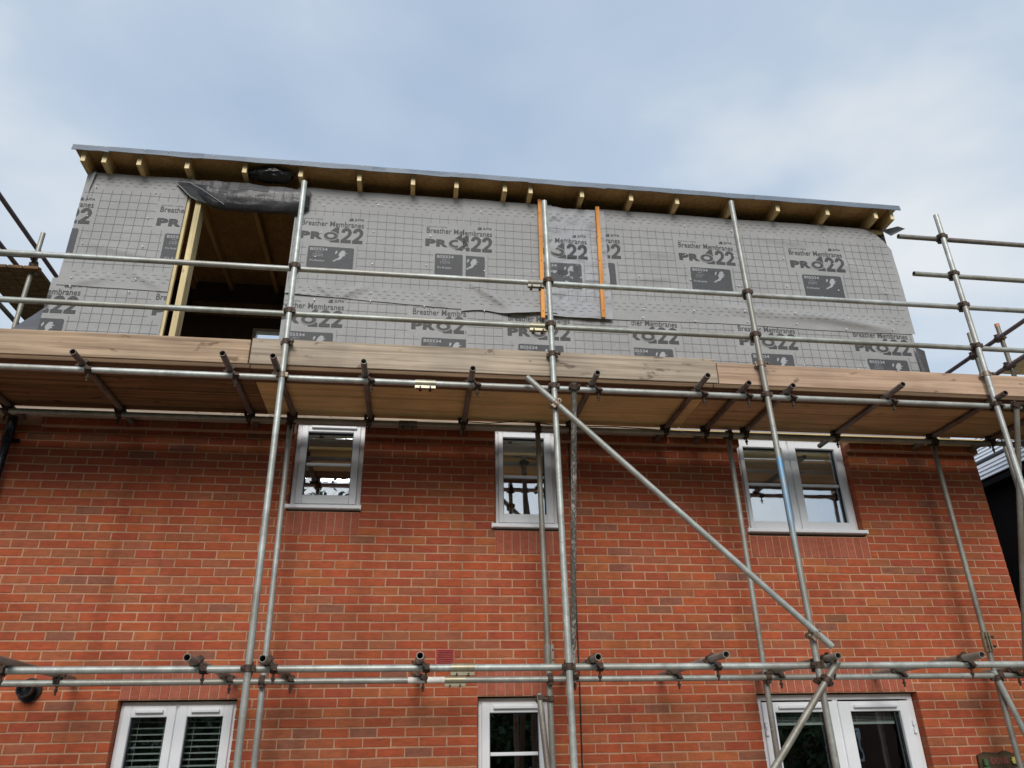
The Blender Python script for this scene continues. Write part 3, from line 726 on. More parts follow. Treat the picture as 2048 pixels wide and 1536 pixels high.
LU4 = sheet('breather_membrane', 4.345, 5.120, lambda x: 3.455 - .015 * (x - 4.3), lambda x: 4.945 - .02 * (x - 4.3), YM - .030, M_MEMS, .02, fn=lambda x, z: crumple(x, z))
LU4['label'] = 'silvery crumpled membrane patch between the orange battens'
LU5 = sheet('breather_membrane', 5.065, 8.735, lambda x: 3.475 + .012 * math.sin(x * 2.2), lambda x: zt_(x) - (.0 if x < 8.35 else .30 * ((x - 8.35) / .385) ** 2.6), YM - .002, M_MEM)
LW1 = sheet('breather_membrane', -.70, .435, 2.10, 3.62, YM + .008, M_MEM)
LW2 = sheet('breather_membrane', 1.60, 3.515, 2.10, 3.62, YM + .006, M_MEM)
LW3 = sheet('breather_membrane', 3.500, 5.330, 2.10, 3.60, YM + .008, M_MEM)
LW4 = sheet('breather_membrane', 5.315, 8.700, 2.10, 3.58, YM + .006, M_MEM)
# side returns and torn corner flaps
b = MB(); b.add([(-.62, YM + .01, 2.1), (-.62, 2.6, 2.1), (-.62, 2.6, 5.0), (-.62, YM + .01, 5.0)], [(0, 1, 2, 3)]); b.build('side_membrane', M_MEM, ext)
b = MB(); b.add([(8.70, YM + .01, 2.1), (8.70, 2.6, 2.1), (8.70, 2.6, 5.0), (8.70, YM + .01, 5.0)], [(0, 1, 2, 3)]); b.build('side_membrane', M_MEM, ext)
b = MB()
for i in range(9):
    t_ = i / 8; b.v += [(-.60, .17, 3.36 - 1.2 * t_), (-.64 - 1.26 * t_, .19 + .03 * math.sin(6 * t_), 3.36 - 1.2 * t_)]
b.f = [(2 * i, 2 * i + 2, 2 * i + 3, 2 * i + 1) for i in range(8)]; b.m = [0] * 8
b.build('corner_apron', M_SIDEUND, ext)['label'] = 'blue grey apron flaring at the left foot of the wall'
b = MB(); b.add([(8.64, .12, 4.93), (8.74, .10, 4.84), (8.93, .06, 4.935), (8.84, .06, 4.965), (8.74, .12, 4.89)], [(0, 1, 4), (0, 4, 3), (4, 1, 2), (4, 2, 3)]); b.build('torn_flap', membrane('dark_underlay', (.07, .072, .08), .6), ext)
b = MB(); b.add([(8.66, .13, 3.30), (8.73, .08, 3.22), (8.735, .10, 2.7), (8.78, .13, 2.15), (8.68, .14, 2.15)], [(0, 1, 2), (0, 2, 4), (4, 2, 3)]); b.build('torn_flap', M_MEMD, ext)
b = MB()
for i in range(8):
    t_ = i / 7; z = 4.97 - .36 * t_; b.v += [(-.60 + .02 * t_, YM - .012, z), (-.545 - .05 * t_, YM - .035 * (1 - t_) - .006, z + .01)]
b.f = [(2 * i, 2 * i + 2, 2 * i + 3, 2 * i + 1) for i in range(7)]; b.m = [0] * 7
b.build('folded_edge', M_MEM, ext)

# printed pattern, lying 3 mm proud of the sheet it belongs to
DK, LB, LT, HALO = 0, 1, 2, 3
def logo_parts():
    P = []   # (verts2d, faces, mat, lift)
    def txt(body, off, x0, x1, z0, z1, mi, lift=0): vs, fs = text_shape(body, off); P.append(([(x0 + (x1 - x0) * a, z0 + (z1 - z0) * c) for a, c in vs], fs, mi, lift))
    def ell(cx, cz, rx, rz, mi, lift, hole=None):
        n = 32; vs = [(cx + rx * math.cos(2 * math.pi * i / n), cz + rz * math.sin(2 * math.pi * i / n)) for i in range(n)]
        if hole:
            vs += [(cx + hole[0] * math.cos(2 * math.pi * i / n), cz + hole[1] * math.sin(2 * math.pi * i / n)) for i in range(n)]
            P.append((vs, [(i, (i + 1) % n, n + (i + 1) % n, n + i) for i in range(n)], mi, lift))
        else: P.append((vs, [tuple(range(n))], mi, lift))
    txt('P', .058, 0, .116, .030, .130, DK); txt('R', .058, .121, .250, .030, .130, DK)
    P.append(([(.318, .125), (.332, .150), (.385, .205), (.420, .205), (.420, .042), (.432, .042), (.432, 0), (.335, 0), (.335, .042), (.355, .042), (.355, .140)], [(0, 1, 10), (1, 2, 10), (2, 3, 10), (3, 4, 9, 10), (4, 5, 6, 7, 8, 9)], DK, 0))
    ell(.338, .080, .084, .062, HALO, .001); ell(.338, .080, .076, .053, DK, .0018, (.038, .025))
    def two(x0, wd):   # heavy figure 2
        t = wd * .34; vs = []; fs = []
        pts = []
        for i in range(13):
            a = math.pi * (1 - i / 12); pts.append((x0 + wd / 2 + (wd / 2) * math.cos(a), .140 + .065 * math.sin(a), x0 + wd / 2 + (wd / 2 - t) * math.cos(a), .140 + .027 * math.sin(a)))
        for p in pts: vs += [(p[0], p[1]), (p[2], p[3])]
        vs += [(x0 + wd * .93, .105), (x0 + wd * .60, .105), (x0 + wd * .50, .040), (x0 + wd * .0, .030)]
        k = len(pts); fs = [(2 * i, 2 * i + 2, 2 * i + 3, 2 * i + 1) for i in range(k - 1)]
        fs += [(2 * k - 2, 2 * k, 2 * k + 1, 2 * k - 1), (2 * k, 2 * k + 2, 2 * k + 3, 2 * k + 1)]
        P.append((vs, fs, DK, 0)); P.append(([(x0, 0), (x0 + wd * .98, 0), (x0 + wd * .98, .041), (x0, .041)], [(0, 1, 2, 3)], DK, 0.0002))
    two(.446, .114); two(.572, .114)
    txt('Breather Membranes', .004, .010, .685, .212, .284, DK)
    txt('easy-trim roofing', .0, .010, .235, .292, .312, DK)
    txt('JUTA', .03, .580, .685, .302, .336, DK)
    P.append(([(.520, .302), (.566, .302), (.566, .336), (.535, .336), (.520, .329), (.548, .329), (.548, .322), (.520, .316)], [(0, 1, 7), (7, 1, 6), (6, 1, 2, 5), (5, 2, 3, 4)], DK, 0))
    # label plate with rounded corners
    x0, x1, z0, z1, r = .112, .602, -.398, -.066, .02; vs = []
    for cx, cz, a0 in ((x1 - r, z1 - r, 0), (x0 + r, z1 - r, 90), (x0 + r, z0 + r, 180), (x1 - r, z0 + r, 270)):
        for i in range(5): a = R(a0 + 22.5 * i); vs.append((cx + r * math.cos(a), cz + r * math.sin(a)))
    P.append((vs, [tuple(range(len(vs)))], LB, 0.0))
    txt('BS5534', .02, .135, .318, -.122, -.086, LT, .001)
    txt('ZONES 1-4', .0, .19, .262, -.148, -.134, LT, .001); txt('SUPPORTED', .0, .17, .28, -.178, -.163, LT, .001); txt('LAPS', .0, .17, .28, -.198, -.184, LT, .001)
    txt('Pro Breather', .015, .142, .300, -.262, -.238, LT, .001)
    txt('W1 A1 CE', .0, .14, .33, -.385, -.358, LT, .001); txt('www.juta.co.uk', .0, .38, .58, -.380, -.362, LT, .001)
    # leaping figure emblem
    fig = [[(.395, -.232), (.43, -.215), (.452, -.19), (.44, -.16), (.455, -.128), (.47, -.108), (.49, -.102), (.512, -.115), (.505, -.135), (.535, -.142), (.50, -.155), (.515, -.172), (.488, -.182), (.478, -.205), (.455, -.228), (.425, -.236)]]
    for poly in fig: P.append((poly, [tuple(range(len(poly)))], LT, .001))
    P.append(([(.405, -.125), (.42, -.108), (.428, -.13), (.41, -.16), (.402, -.15)], [(0, 1, 2, 3, 4)], LT, .001))
    P.append(([(.378, -.245), (.41, -.236), (.425, -.242), (.395, -.256)], [(0, 1, 2, 3)], LT, .001))
    return P
LOGO = logo_parts()
MEMS_MATS = [M_INK, M_LABEL, M_LIGHTINK, M_MEM]
def place_print(sheet_o, parts, ox, oz, y, clip=None, edge=None, fn=None, name='printed_logo', matsl=MEMS_MATS, zmin=None, zmax=None):
    bm = bmesh.new()
    for vs, fs, mi, lift in parts:
        vv = [bm.verts.new((ox + x, lift, oz + z)) for x, z in vs]
        for f in fs:
            try:
                nf = bm.faces.new([vv[i] for i in f]); nf.material_index = mi
            except ValueError: pass
    def cut(co, no):
        geom = list(bm.verts) + list(bm.edges) + list(bm.faces)
        bmesh.ops.bisect_plane(bm, geom=geom, plane_co=co, plane_no=no, clear_outer=True)
    if clip:
        if clip[1] is not None: cut((clip[1], 0, 0), (1, 0, 0))
        if clip[0] is not None: cut((clip[0], 0, 0), (-1, 0, 0))
    if zmax is not None: cut((0, 0, zmax), (0, 0, 1))
    if zmin is not None: cut((0, 0, zmin), (0, 0, -1))
    # slice so that it follows the sheet
    xs = [v.co.x for v in bm.verts]; zs = [v.co.z for v in bm.verts]
    if not xs: bm.free(); return
    for cx in [min(xs) + .06 * i for i in range(1, int((max(xs) - min(xs)) / .06) + 1)]:
        bmesh.ops.bisect_plane(bm, geom=list(bm.verts) + list(bm.edges) + list(bm.faces), plane_co=(cx, 0, 0), plane_no=(1, 0, 0))
    for cz in [min(zs) + .06 * i for i in range(1, int((max(zs) - min(zs)) / .06) + 1)]:
        bmesh.ops.bisect_plane(bm, geom=list(bm.verts) + list(bm.edges) + list(bm.faces), plane_co=(0, 0, cz), plane_no=(0, 0, 1))
    for v in bm.verts:
        x, l_, z = v.co
        v.co.y = y - (fn or wr)(x, z) - (edge(x, z) if edge else 0) - .0035 - l_
    b = MB(); bm.verts.index_update()
    b.v = [v.co[:] for v in bm.verts]; b.f = [tuple(q.index for q in f.verts) for f in bm.faces]; b.m = [f.material_index for f in bm.faces]
    bm.free()
    if b.f:
        o_ = b.build(name, matsl, sheet_o)
        if name == 'printed_grid': o_['kind'] = 'stuff'
def grid_parts(ox, oz, x0, x1, z0, z1, logos):
    """strips: first line z offsets relative to the logo base"""
    P = []; lw = .0017
    top = .414; zl = [top - .1003 * i for i in range(10)]
    inlogo = lambda x: any(q - .04 < x < q + .715 for q in logos); inlab = lambda x: any(q + .085 < x < q + .63 for q in logos)
    def hline(z, test, thick=lw):
        x = x0 + .004
        while x < x1 - .004:
            nx = min(x + .025, x1 - .004)
            if not test((x + nx) / 2): P.append(([(x - ox, z - thick), (nx - ox, z - thick), (nx - ox, z + thick), (x - ox, z + thick)], [(0, 1, 2, 3)], DK, 0))
            x = nx
    for i, z in enumerate(zl):
        if z + oz < z0 or z + oz > z1: continue
        hline(z, (lambda x: False) if i in (0, 9) else inlogo if i < 5 else inlab)
    st = .0986
    n0 = math.floor((x0 - logos[0]) / st); x = logos[0] + n0 * st + .045
    def vline(x, za, zb):
        za, zb = max(za, z0 - oz + .004), min(zb, z1 - oz - .004)
        if zb - za < .01: return
        z = za
        while z < zb:
            nz_ = min(z + .05, zb); P.append(([(x - lw - ox, z), (x + lw - ox, z), (x + lw - ox, nz_), (x - lw - ox, nz_)], [(0, 1, 2, 3)], DK, 0)); z = nz_
    j = 0
    while x < x1 - .005:
        if x > x0 + .005:
            if inlogo(x):
                vline(x, .355, .465); 
                if inlab(x): vline(x, -.545, -.42)
                else: vline(x, -.545, -.03)
            else: vline(x, -.545, .465)
            for r_ in range(3):
                for zc in (.530 + .042 * r_, -.600 - .042 * r_):
                    if z0 < zc + oz < z1 and x + .06 < x1:
                        dx = (.05 if r_ % 2 else .01); P.append(([(x + dx - ox, zc - .0017), (x + dx + .042 - ox, zc - .0017), (x + dx + .042 - ox, zc + .0017), (x + dx - ox, zc + .0017)], [(0, 1, 2, 3)], DK, 0))
        x += st; j += 1
    return P
UZ, LZ = 4.274, 3.193
def do_sheet(o, x0, x1, z0, z1, y, logos, oz, edge=None, fn=None, vis=None):
    g = grid_parts(0, oz, x0 + .01, x1 - .01, z0, z1, logos)
    place_print(o, g, 0, oz, y, None, edge, fn, 'printed_grid', [M_GRIDINK, M_LABEL, M_LIGHTINK, M_MEM])
    for q in logos:
        if q > x1 or q + .7 < x0: continue
        place_print(o, LOGO, q, oz, y, (x0 + .0005, x1 - .0005), edge, fn, zmin=z0 + .004)
do_sheet(LU1, -.645, .435, 3.54, 4.98, YM, [-1.18, .178], UZ + .03)
do_sheet(LU2, 1.60, 3.475, 3.56, 4.98, YM - .004, [1.672, 3.044], UZ - .015, curlA)
do_sheet(LU3, 3.4555, 4.34, 3.49, 4.97, YM - .012, [3.108, 4.49], UZ - .025, curlB)
do_sheet(LU4, 4.35, 5.10, 3.46, 4.92, YM - .030, [4.20], UZ - .06, None, lambda x, z: crumple(x, z))
do_sheet(LU5, 5.075, 8.70, 3.50, 4.90, YM - .002, [4.605, 5.985, 7.362], UZ + .008)
do_sheet(LW1, -.70, .435, 2.15, 3.53, YM + .008, [-1.08, .324], LZ + .015)
do_sheet(LW2, 1.60, 3.510, 2.15, 3.55, YM + .006, [1.535, 2.931], LZ)
do_sheet(LW3, 3.515, 5.310, 2.15, 3.49, YM + .008, [3.955, 5.6], LZ - .02)
do_sheet(LW4, 5.335, 8.69, 2.15, 3.48, YM + .006, [5.172, 6.559, 7.939], LZ)
# white fixings along the studs
b = MB()
for x in [-.52 + .6 * i for i in range(16)]:
    if .38 < x < 1.75 or 4.33 < x < 5.06: continue
    for z in (4.78, 4.40, 4.02, 3.64, 3.50, 2.98):
        xx, zz = x + random.uniform(-.03, .03), z + random.uniform(-.03, .03)
        if xx > 8.6: continue
        yb = YM - wr(xx, zz) - .017; n = 8
        b.tube((xx, yb - .004, zz), (xx, yb + .015, zz), random.uniform(.0045, .0075), n)
o = b.build('fixing_washers', M_WASHER, ext); o['kind'] = 'stuff'
# battens
for (xb, xt, z0, z1) in ((4.335, 4.350, 3.40, 5.00), (5.005, 5.035, 3.445, 4.955)):
    b = MB(); yy = YM - .075
    vs = []
    for (xc, z) in ((xb, z0), (xt, z1)):
        vs += [(xc - .022, yy, z), (xc + .022, yy, z), (xc + .022, yy + .027, z), (xc - .022, yy + .027, z)]
    b.add(vs, [(0, 1, 5, 4), (1, 2, 6, 5), (2, 3, 7, 6), (3, 0, 4, 7), (4, 5, 6, 7), (3, 2, 1, 0)]); b.build('counter_batten', M_BATTEN, ext)
    for i in range(5):
        z = z0 + .08 + i * .33; MB().tube((xb + .003, yy - .002, z), (xb + .003, yy + .01, z), .006, 8).build('nail_head', M_RUST, ext)
# timber frame round the opening
def stud(x0, x1, y0, y1, z0, z1): return MB().bevbox(x0, x1, y0, y1, z0, z1, .003).build('stud', M_STUD, ext)
stud(.428, .466, .165, .205, 2.12, 4.98)
stud(.535, .595, .135, .29, 2.12, 4.98)
for x in (1.72, -.02): stud(x, x + .047, .18, .32, 2.12, 4.98)
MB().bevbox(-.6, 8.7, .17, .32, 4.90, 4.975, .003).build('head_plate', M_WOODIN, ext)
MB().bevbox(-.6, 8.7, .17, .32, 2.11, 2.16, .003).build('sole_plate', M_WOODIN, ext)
# roof: joists, deck, drip trims
JX = [-.640, -.425, -.068, .430, 1.036, 1.639, 2.281, 2.879, 3.371, 3.926, 4.225, 4.830, 5.418, 5.978, 6.656, 7.233, 7.870, 8.500, 8.715]
jp = None
for x in JX:
    if jp is None:
        b = MB().bevbox(x - .025, x + .025, -.042, 2.55, 4.98, 5.126, .003)
        b.m = [1 if all(abs(b.v[i][1] + .042) < 1e-4 for i in f) else 0 for f in b.f]
        jp = b.build('joist', [M_JOIST, M_JOISTEND], ext, origin=(x, -.042, 4.98))
    else: share(jp, (x, -.042, 4.98), ext)
xj = -.74
while xj < 8.7:
    x2 = min(xj + 2.44, 8.79); MB().box(xj + .002, x2 - .002, -.094, 2.6, 5.127, 5.144).build('deck_panel', M_OSB, ext); xj = x2
TJ = [-.745, -.373, .593, 1.523, 2.412, 3.292, 4.188, 5.095, 6.014, 6.912, 7.839, 8.800]
for i in range(len(TJ) - 1):
    a, c = TJ[i] + .001, TJ[i + 1] + (.012 if i < len(TJ) - 2 else 0); n = 10; b = MB(); yy = -.100 - (.003 if i % 2 else 0)
    for k in range(n + 1):
        x = a + (c - a) * k / n; wv = .006 * math.sin(k * 1.1 + i * 2) * (k / n) + .004 * noise.noise((x * 2, i, 0))
        zb_ = 5.072 + wv + (.004 if i % 3 else 0); lean = .012 * noise.noise((x * 1.5, 4, i))
        b.v += [(x, .10, 5.150), (x, yy, 5.151), (x, yy - .004 - lean * .3, 5.146), (x, yy - .012 - lean, zb_), (x, yy - .007 - lean, zb_ - .003), (x, yy + .004, 5.140)]
    q = 6
    b.f = [(k * q + j, (k + 1) * q + j, (k + 1) * q + j + 1, k * q + j + 1) for k in range(n) for j in range(q - 1)] + [(0, 1, 2, 3, 4, 5), tuple(n * q + j for j in (5, 4, 3, 2, 1, 0))]
    b.m = [0] * len(b.f); b.build('drip_trim', M_TRIM, ext, 30)
    nb = MB()
    for k in range(4):
        x = a + (c - a) * (k + .5) / 4; nb.tube((x, yy - .016, 5.125), (x, yy + .0, 5.125), .004, 6)
    nb.build('trim_nails', M_WASHER, ext)
MB().box(-.742, 8.795, -.05, 2.6, 5.1445, 5.152).build('roof_felt', M_TRIM, ext)
# interior: back wall with a rear window, floor
BW = 2.42
wx0, wx1, wz0, wz1 = .79, 1.62, 3.2, 4.40
b = MB()
for (a, c, d, e_) in ((-.62, wx0, 2.1, 5.1), (wx1, 8.7, 2.1, 5.1), (wx0, wx1, 2.1, wz0), (wx0, wx1, wz1, 5.1)): b.box(a, c, BW, BW + .12, d, e_)
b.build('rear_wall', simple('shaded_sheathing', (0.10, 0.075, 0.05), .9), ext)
b = MB(); frame_rect(b, wx0, wx1, wz0, wz1, .05, BW - .02, BW + .08); fr_ = b.build('rear_window', M_UPVC, ext)
MB().box(-.62, 8.7, .2, BW + .1, 2.02, 2.10).build('floor_deck', M_OSB, ext)
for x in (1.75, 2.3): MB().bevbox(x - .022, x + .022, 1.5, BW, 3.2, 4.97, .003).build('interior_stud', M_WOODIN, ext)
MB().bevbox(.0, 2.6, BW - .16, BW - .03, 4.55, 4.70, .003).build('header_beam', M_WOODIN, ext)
# rolled up flap over the opening
def flap_pt(t_, s_, lift=0.0):
    x = .345 + 1.40 * t_
    full = min(1, t_ / .22) * min(1, (1 - t_) / .06 + .35)
    zt0 = 4.955 - .035 * t_; drop = .10 + .27 * min(1, t_ / .28) - .04 * max(0, (t_ - .75) / .25)
    if t_ > .93: drop *= 1 - (t_ - .93) * 3
    a = s_ * math.pi * 1.12
    bulge = .095 * full * (math.sin(a) if a < math.pi else -.2 * math.sin(a - math.pi))
    z = zt0 - drop * (.5 - .5 * math.cos(min(a, math.pi))) + (.03 * (a - math.pi) / .4 if a > math.pi else 0)
    wob = .012 * noise.noise((x * 6, s_ * 5, 2.0)) + .010 * noise.noise((x * 2.2, s_ * 9, 6.0)) + .008 * abs(noise.noise((x * 11 + s_ * 6, s_ * 8, 4.0)))
    return (x, YM - .03 - bulge * .95 - wob - lift, z + wob - lift * .3)
def flap():
    b = MB(); n = 90; secs = 27
    for i in range(n + 1):
        for k in range(secs): b.v.append(flap_pt(i / n, k / (secs - 1)))
    b.f = [(i * secs + k, (i + 1) * secs + k, (i + 1) * secs + k + 1, i * secs + k + 1) for i in range(n) for k in range(secs - 1)]
    b.m = [0 if (f[0] % secs) < 10 else 1 for f in b.f]  # lower half coloured near black: shade under the roll put into the colour
    o_ = b.build('rolled_flap', [membrane('shaded_membrane_fold', (0.125, 0.125, 0.13), .38, .3), membrane('underside_shade_fold', (0.035, 0.035, 0.038), .36, .3)], ext, 60); o_['label'] = 'membrane rolled up into a dark sagging fold over the opening'
    c = MB(); vs = [(.325, YM - .02, 4.955), (.30, YM - .03, 4.90), (.36, YM - .045, 4.83), (.47, YM - .05, 4.715), (.56, YM - .05, 4.665), (.68, YM - .06, 4.63), (.86, YM - .07, 4.60), (.62, YM - .10, 4.76), (.46, YM - .09, 4.84)]
    c.add(vs, [(0, 1, 2, 8), (8, 2, 3, 7), (7, 3, 4, 5), (7, 5, 6)]); c.build('flap_corner', M_MEMD, ext)
    p = MB(); p.path([(.30, YM - .035, 4.90), (.37, YM - .055, 4.825), (.48, YM - .06, 4.71), (.56, YM - .06, 4.662)], .005, 6); p.path([(.325, YM - .06, 4.90), (.47, YM - .12, 4.85), (.62, YM - .14, 4.75), (.86, YM - .10, 4.60)], .004, 6)
    p.build('flap_hem', M_MEM, ext, 60)
    # sideways print following the fold: text runs up the fold, its height along the wall
    def print_on(body, off, t0, t1, s0, s1):
        tv_, tf_ = text_shape(body, off); bm = bmesh.new(); vv = [bm.verts.new((x, y, 0)) for x, y in tv_]
        for f in tf_:
            try: bm.faces.new([vv[i] for i in f])
            except ValueError: pass
        for k in range(1, 10):
            for no in ((1, 0, 0), (0, 1, 0)): bmesh.ops.bisect_plane(bm, geom=list(bm.verts) + list(bm.edges) + list(bm.faces), plane_co=(k / 10, k / 10, 0), plane_no=no)
        b_ = MB(); bm.verts.index_update()
        b_.v = [flap_pt(t1 + (t0 - t1) * v.co.y, s1 + (s0 - s1) * v.co.x, .004) for v in bm.verts]; b_.f = [tuple(q.index for q in f.verts) for f in bm.faces]; b_.m = [0] * len(b_.f); bm.free()
        b_.build('printed_logo', M_INK, ext)
    print_on('PRO', .07, .315, .385, .06, .62); print_on('eather', .0, .225, .265, .08, .42)
    b_ = MB(); nn = 14
    for i in range(nn + 1):
        for k in range(7): b_.v.append(flap_pt(.455 + .235 * i / nn, .10 + .28 * k / 6, .003))
    b_.f = [(i * 7 + k, (i + 1) * 7 + k, (i + 1) * 7 + k + 1, i * 7 + k + 1) for i in range(nn) for k in range(6)]; b_.m = [0] * len(b_.f); b_.build('printed_label', M_LABEL, ext)
    b_ = MB()
    for i in range(13):
        t0 = .10 + i * .0704
        if .29 < t0 < .40 or .44 < t0 < .70: sa = .45
        else: sa = .03
        for k in range(8):
            s0, s1 = sa + (.8 - sa) * k / 8, sa + (.8 - sa) * (k + 1) / 8
            b_.add([flap_pt(t0, s0, .003), flap_pt(t0 + .0035, s0, .003), flap_pt(t0 + .0035, s1, .003), flap_pt(t0, s1, .003)], [(0, 1, 2, 3)])
    o2 = b_.build('printed_grid', M_INK, ext); o2['kind'] = 'stuff'
flap()
# black plastic bundle tucked under the deck
def bundle():
    bm = bmesh.new(); bmesh.ops.create_icosphere(bm, subdivisions=4, radius=1.0)
    for v in bm.verts:
        n = v.co.normalized(); k = 1 + .28 * noise.fractal(n * 2.3 + Vector((3, 1, 2)), 1, 2, 4) - .18 * abs(noise.noise(n * 4.0))
        v.co = Vector((1.315 + n.x * .245 * k, .04 + n.y * .10 * k, 5.035 + n.z * .075 * k))
    b = MB(); b.addbm(bm); bm.free(); return b.build('plastic_bundle', M_BLACKPL, None, 180)
lab(bundle(), 'crumpled black plastic bundle tucked under the eaves above the opening', 'bundle')

# ------------------------------------------------------------------ scaffold
TR, TI = .02415, .0200
YO, YS, YI, YIS = -1.25, -1.30, -.38, -.33
ZU, ZL = 1.918, -.262
def ring(b, c, d, r=.0305, ln=.046, seg=14):
    c, d = Vector(c), Vector(d).normalized(); b.tube(c - d * ln / 2, c + d * ln / 2, r, seg, TR + .0004)
def bolt(b, c, d, ln=.075, r=.0065):
    c, d = Vector(c), Vector(d).normalized(); b.tube(c - d * .012, c + d * ln, r, 8); b.tube(c + d * ln * .42, c + d * (ln * .42 + .016), .0145, 6); b.tube(c - d * .02, c - d * .008, .0125, 6)
def coupler(root, pa, da, pb, db, m_=None, down=None, name='coupler'):
    """two clips clasping tube a at pa and tube b at pb, with lugs and bolts"""
    pa, pb, da, db = Vector(pa), Vector(pb), Vector(da).normalized(), Vector(db).normalized()
    b = MB(); n = (pb - pa); dist = n.length; n = n.normalized() if dist > 1e-4 else Vector((0, 1, 0))
    ring(b, pa, da); ring(b, pb, db)
    mid = (pa + pb) / 2
    b.tube(pa + n * .02, pb - n * .02, .021, 8)
    ta = da.cross(n).normalized(); tb = db.cross(n).normalized()
    for p, t_, d_, sg in ((pa, ta, da, 1), (pb, tb, db, -1)):
        dd = n * (-sg)
        lug = p + t_ * .036
        bm = bmesh.new(); bmesh.ops.create_cube(bm, size=1.0)
        Mx = Matrix((t_, d_, dd)).transposed().to_4x4(); Mx.translation = lug
        for v in bm.verts: v.co = (v.co.x * .020, v.co.y * .036, v.co.z * .036)
        b.addbm(bm, 0, Mx)
        for v in bm.verts: pass
        Mx2 = Mx.copy(); Mx2.translation = p - t_ * .035; b.addbm(bm, 0, Mx2); bm.free()
        bolt(b, lug - dd * .02, dd, .055)
    if down is not None: bolt(b, pb + Vector(down) * .028, Vector(down), .07, .008)
    return b.build(name, m_ or M_RUST, root, 35)
def swivel_sleeve(root, c, d, front, m_=None, ln=.165):
    """sleeve coupler over a joint, bolts hanging below"""
    c, d, fr = Vector(c), Vector(d).normalized(), Vector(front).normalized(); b = MB()
    b.tube(c - d * ln / 2, c + d * ln / 2, .0305, 18, TR + .0004)
    t_ = d.cross(fr).normalized()
    if t_.z > 0: t_ = -t_
    Mx = Matrix((d, t_, fr)).transposed().to_4x4(); Mx.translation = c + t_ * .038 + fr * .012
    bm = bmesh.new(); bmesh.ops.create_cube(bm, size=1.0)
    for v in bm.verts: v.co = (v.co.x * ln, v.co.y * .022, v.co.z * .012)
    b.addbm(bm, 0, Mx); Mx.translation = c + t_ * .038 - fr * .012; b.addbm(bm, 0, Mx); bm.free()
    o_ = b.build('sleeve_coupler', m_ or M_SLEEVE, root, 35)
    q = MB()
    for s in (-.04, .04): bolt(q, c + d * s + t_ * .040 - fr * .03, fr, .055, .007)
    q.build('bolt', M_RUST, o_, 35)
    return o_
def tube_thing(name, p, q, label, cat, group=None, m_=None, bend=0.0):
    p, q = Vector(p), Vector(q); base = p if p.z < q.z - .05 else (q if q.z < p.z - .05 else (p + q) / 2)
    root = empty(name, base, label, cat, group)
    b = MB(); b.tube(p, q, TR, 20, TI)
    b.build('tube', m_ or M_GALV, root, 40)
    return root
def rotz(d): return d
# standards -----------------------------------------------------------------
S = {}
SD = dict(S1=((2.002, YS, GZ + .05), (1.938, YS, 3.86)), S2=((4.168, YS, GZ + .05), (4.128, YS, 3.83)), S3=((6.02, YS, GZ + .05), (5.978, YS, 3.99)), S4=((8.125, YS, GZ + .05), (8.150, YS, 4.01)))
def at_z(n, z):
    a, c = SD[n]; t_ = (z - a[2]) / (c[2] - a[2]); return (a[0] + (c[0] - a[0]) * t_, a[1], z)
for n, lb, mm in (('S1', 'tall outer pole crossing the right edge of the dark opening', M_GALV), ('S2', 'tall outer pole next to the left orange batten', M_GALV),
                  ('S3', 'tall outer pole with blue paint stains', M_BLUE), ('S4', 'tall outer pole standing against the sky at far right', M_GALV)):
    S[n] = tube_thing('scaffold_pole', SD[n][0], SD[n][1], lb, 'scaffold pole', 'outer upright scaffold poles', mm)
    for z in (ZU, ZL, 2.953, 2.508):
        p = at_z(n, z); coupler(S[n], p, (0, 0, 1), (p[0], YO, z), (1, 0, 0), M_RUSTL if n == 'S1' and z == ZU else None)
    p = at_z(n, 2.215); b = MB(); ring(b, p, (0, 0, 1)); bolt(b, (p[0] + .036, p[1] - .02, p[2]), (1, .2, 0), .03); b.box(p[0] - .045, p[0] + .05, p[1] + .012, p[1] + .035, p[2] - .016, p[2] + .016)
    b.build('board_clip', M_RUST if n in ('S1', 'S2') else M_RUSTL, S[n], 35)
for z in (3.748, 3.308):
    p = at_z('S4', z); coupler(S['S4'], p, (0, 0, 1), (p[0], YO, z), (1, 0, 0))
I = {}
ID = dict(I1=((1.945, YIS, GZ + .05), (1.897, YIS, 1.965)), I2=((4.205, YIS, GZ + .05), (4.158, YIS, 1.985)), I3=((6.045, YIS, GZ + .05), (6.033, YIS, 1.975)), I4=((8.170, YIS, GZ + .05), (8.182, YIS, 1.965)))
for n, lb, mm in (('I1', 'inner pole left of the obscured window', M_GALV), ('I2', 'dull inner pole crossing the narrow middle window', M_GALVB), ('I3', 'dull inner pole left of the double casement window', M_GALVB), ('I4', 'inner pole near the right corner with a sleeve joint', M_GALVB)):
    I[n] = tube_thing('scaffold_pole', ID[n][0], ID[n][1], lb, 'scaffold pole', 'inner upright scaffold poles', mm)
    for z in (ZU, ZL - .012):
        a, c = ID[n]; t_ = (z - a[2]) / (c[2] - a[2]); x = a[0] + (c[0] - a[0]) * t_
        coupler(I[n], (x, YIS, z), (0, 0, 1), (x, YI, z), (1, 0, 0))
swivel_sleeve(I['I2'], (4.178, YIS, -.085), (0, 0, 1), (0, -1, 0), M_GALVB)
swivel_sleeve(I['I4'], (8.171, YIS, .01), (0, 0, 1), (-1, 0, 0))
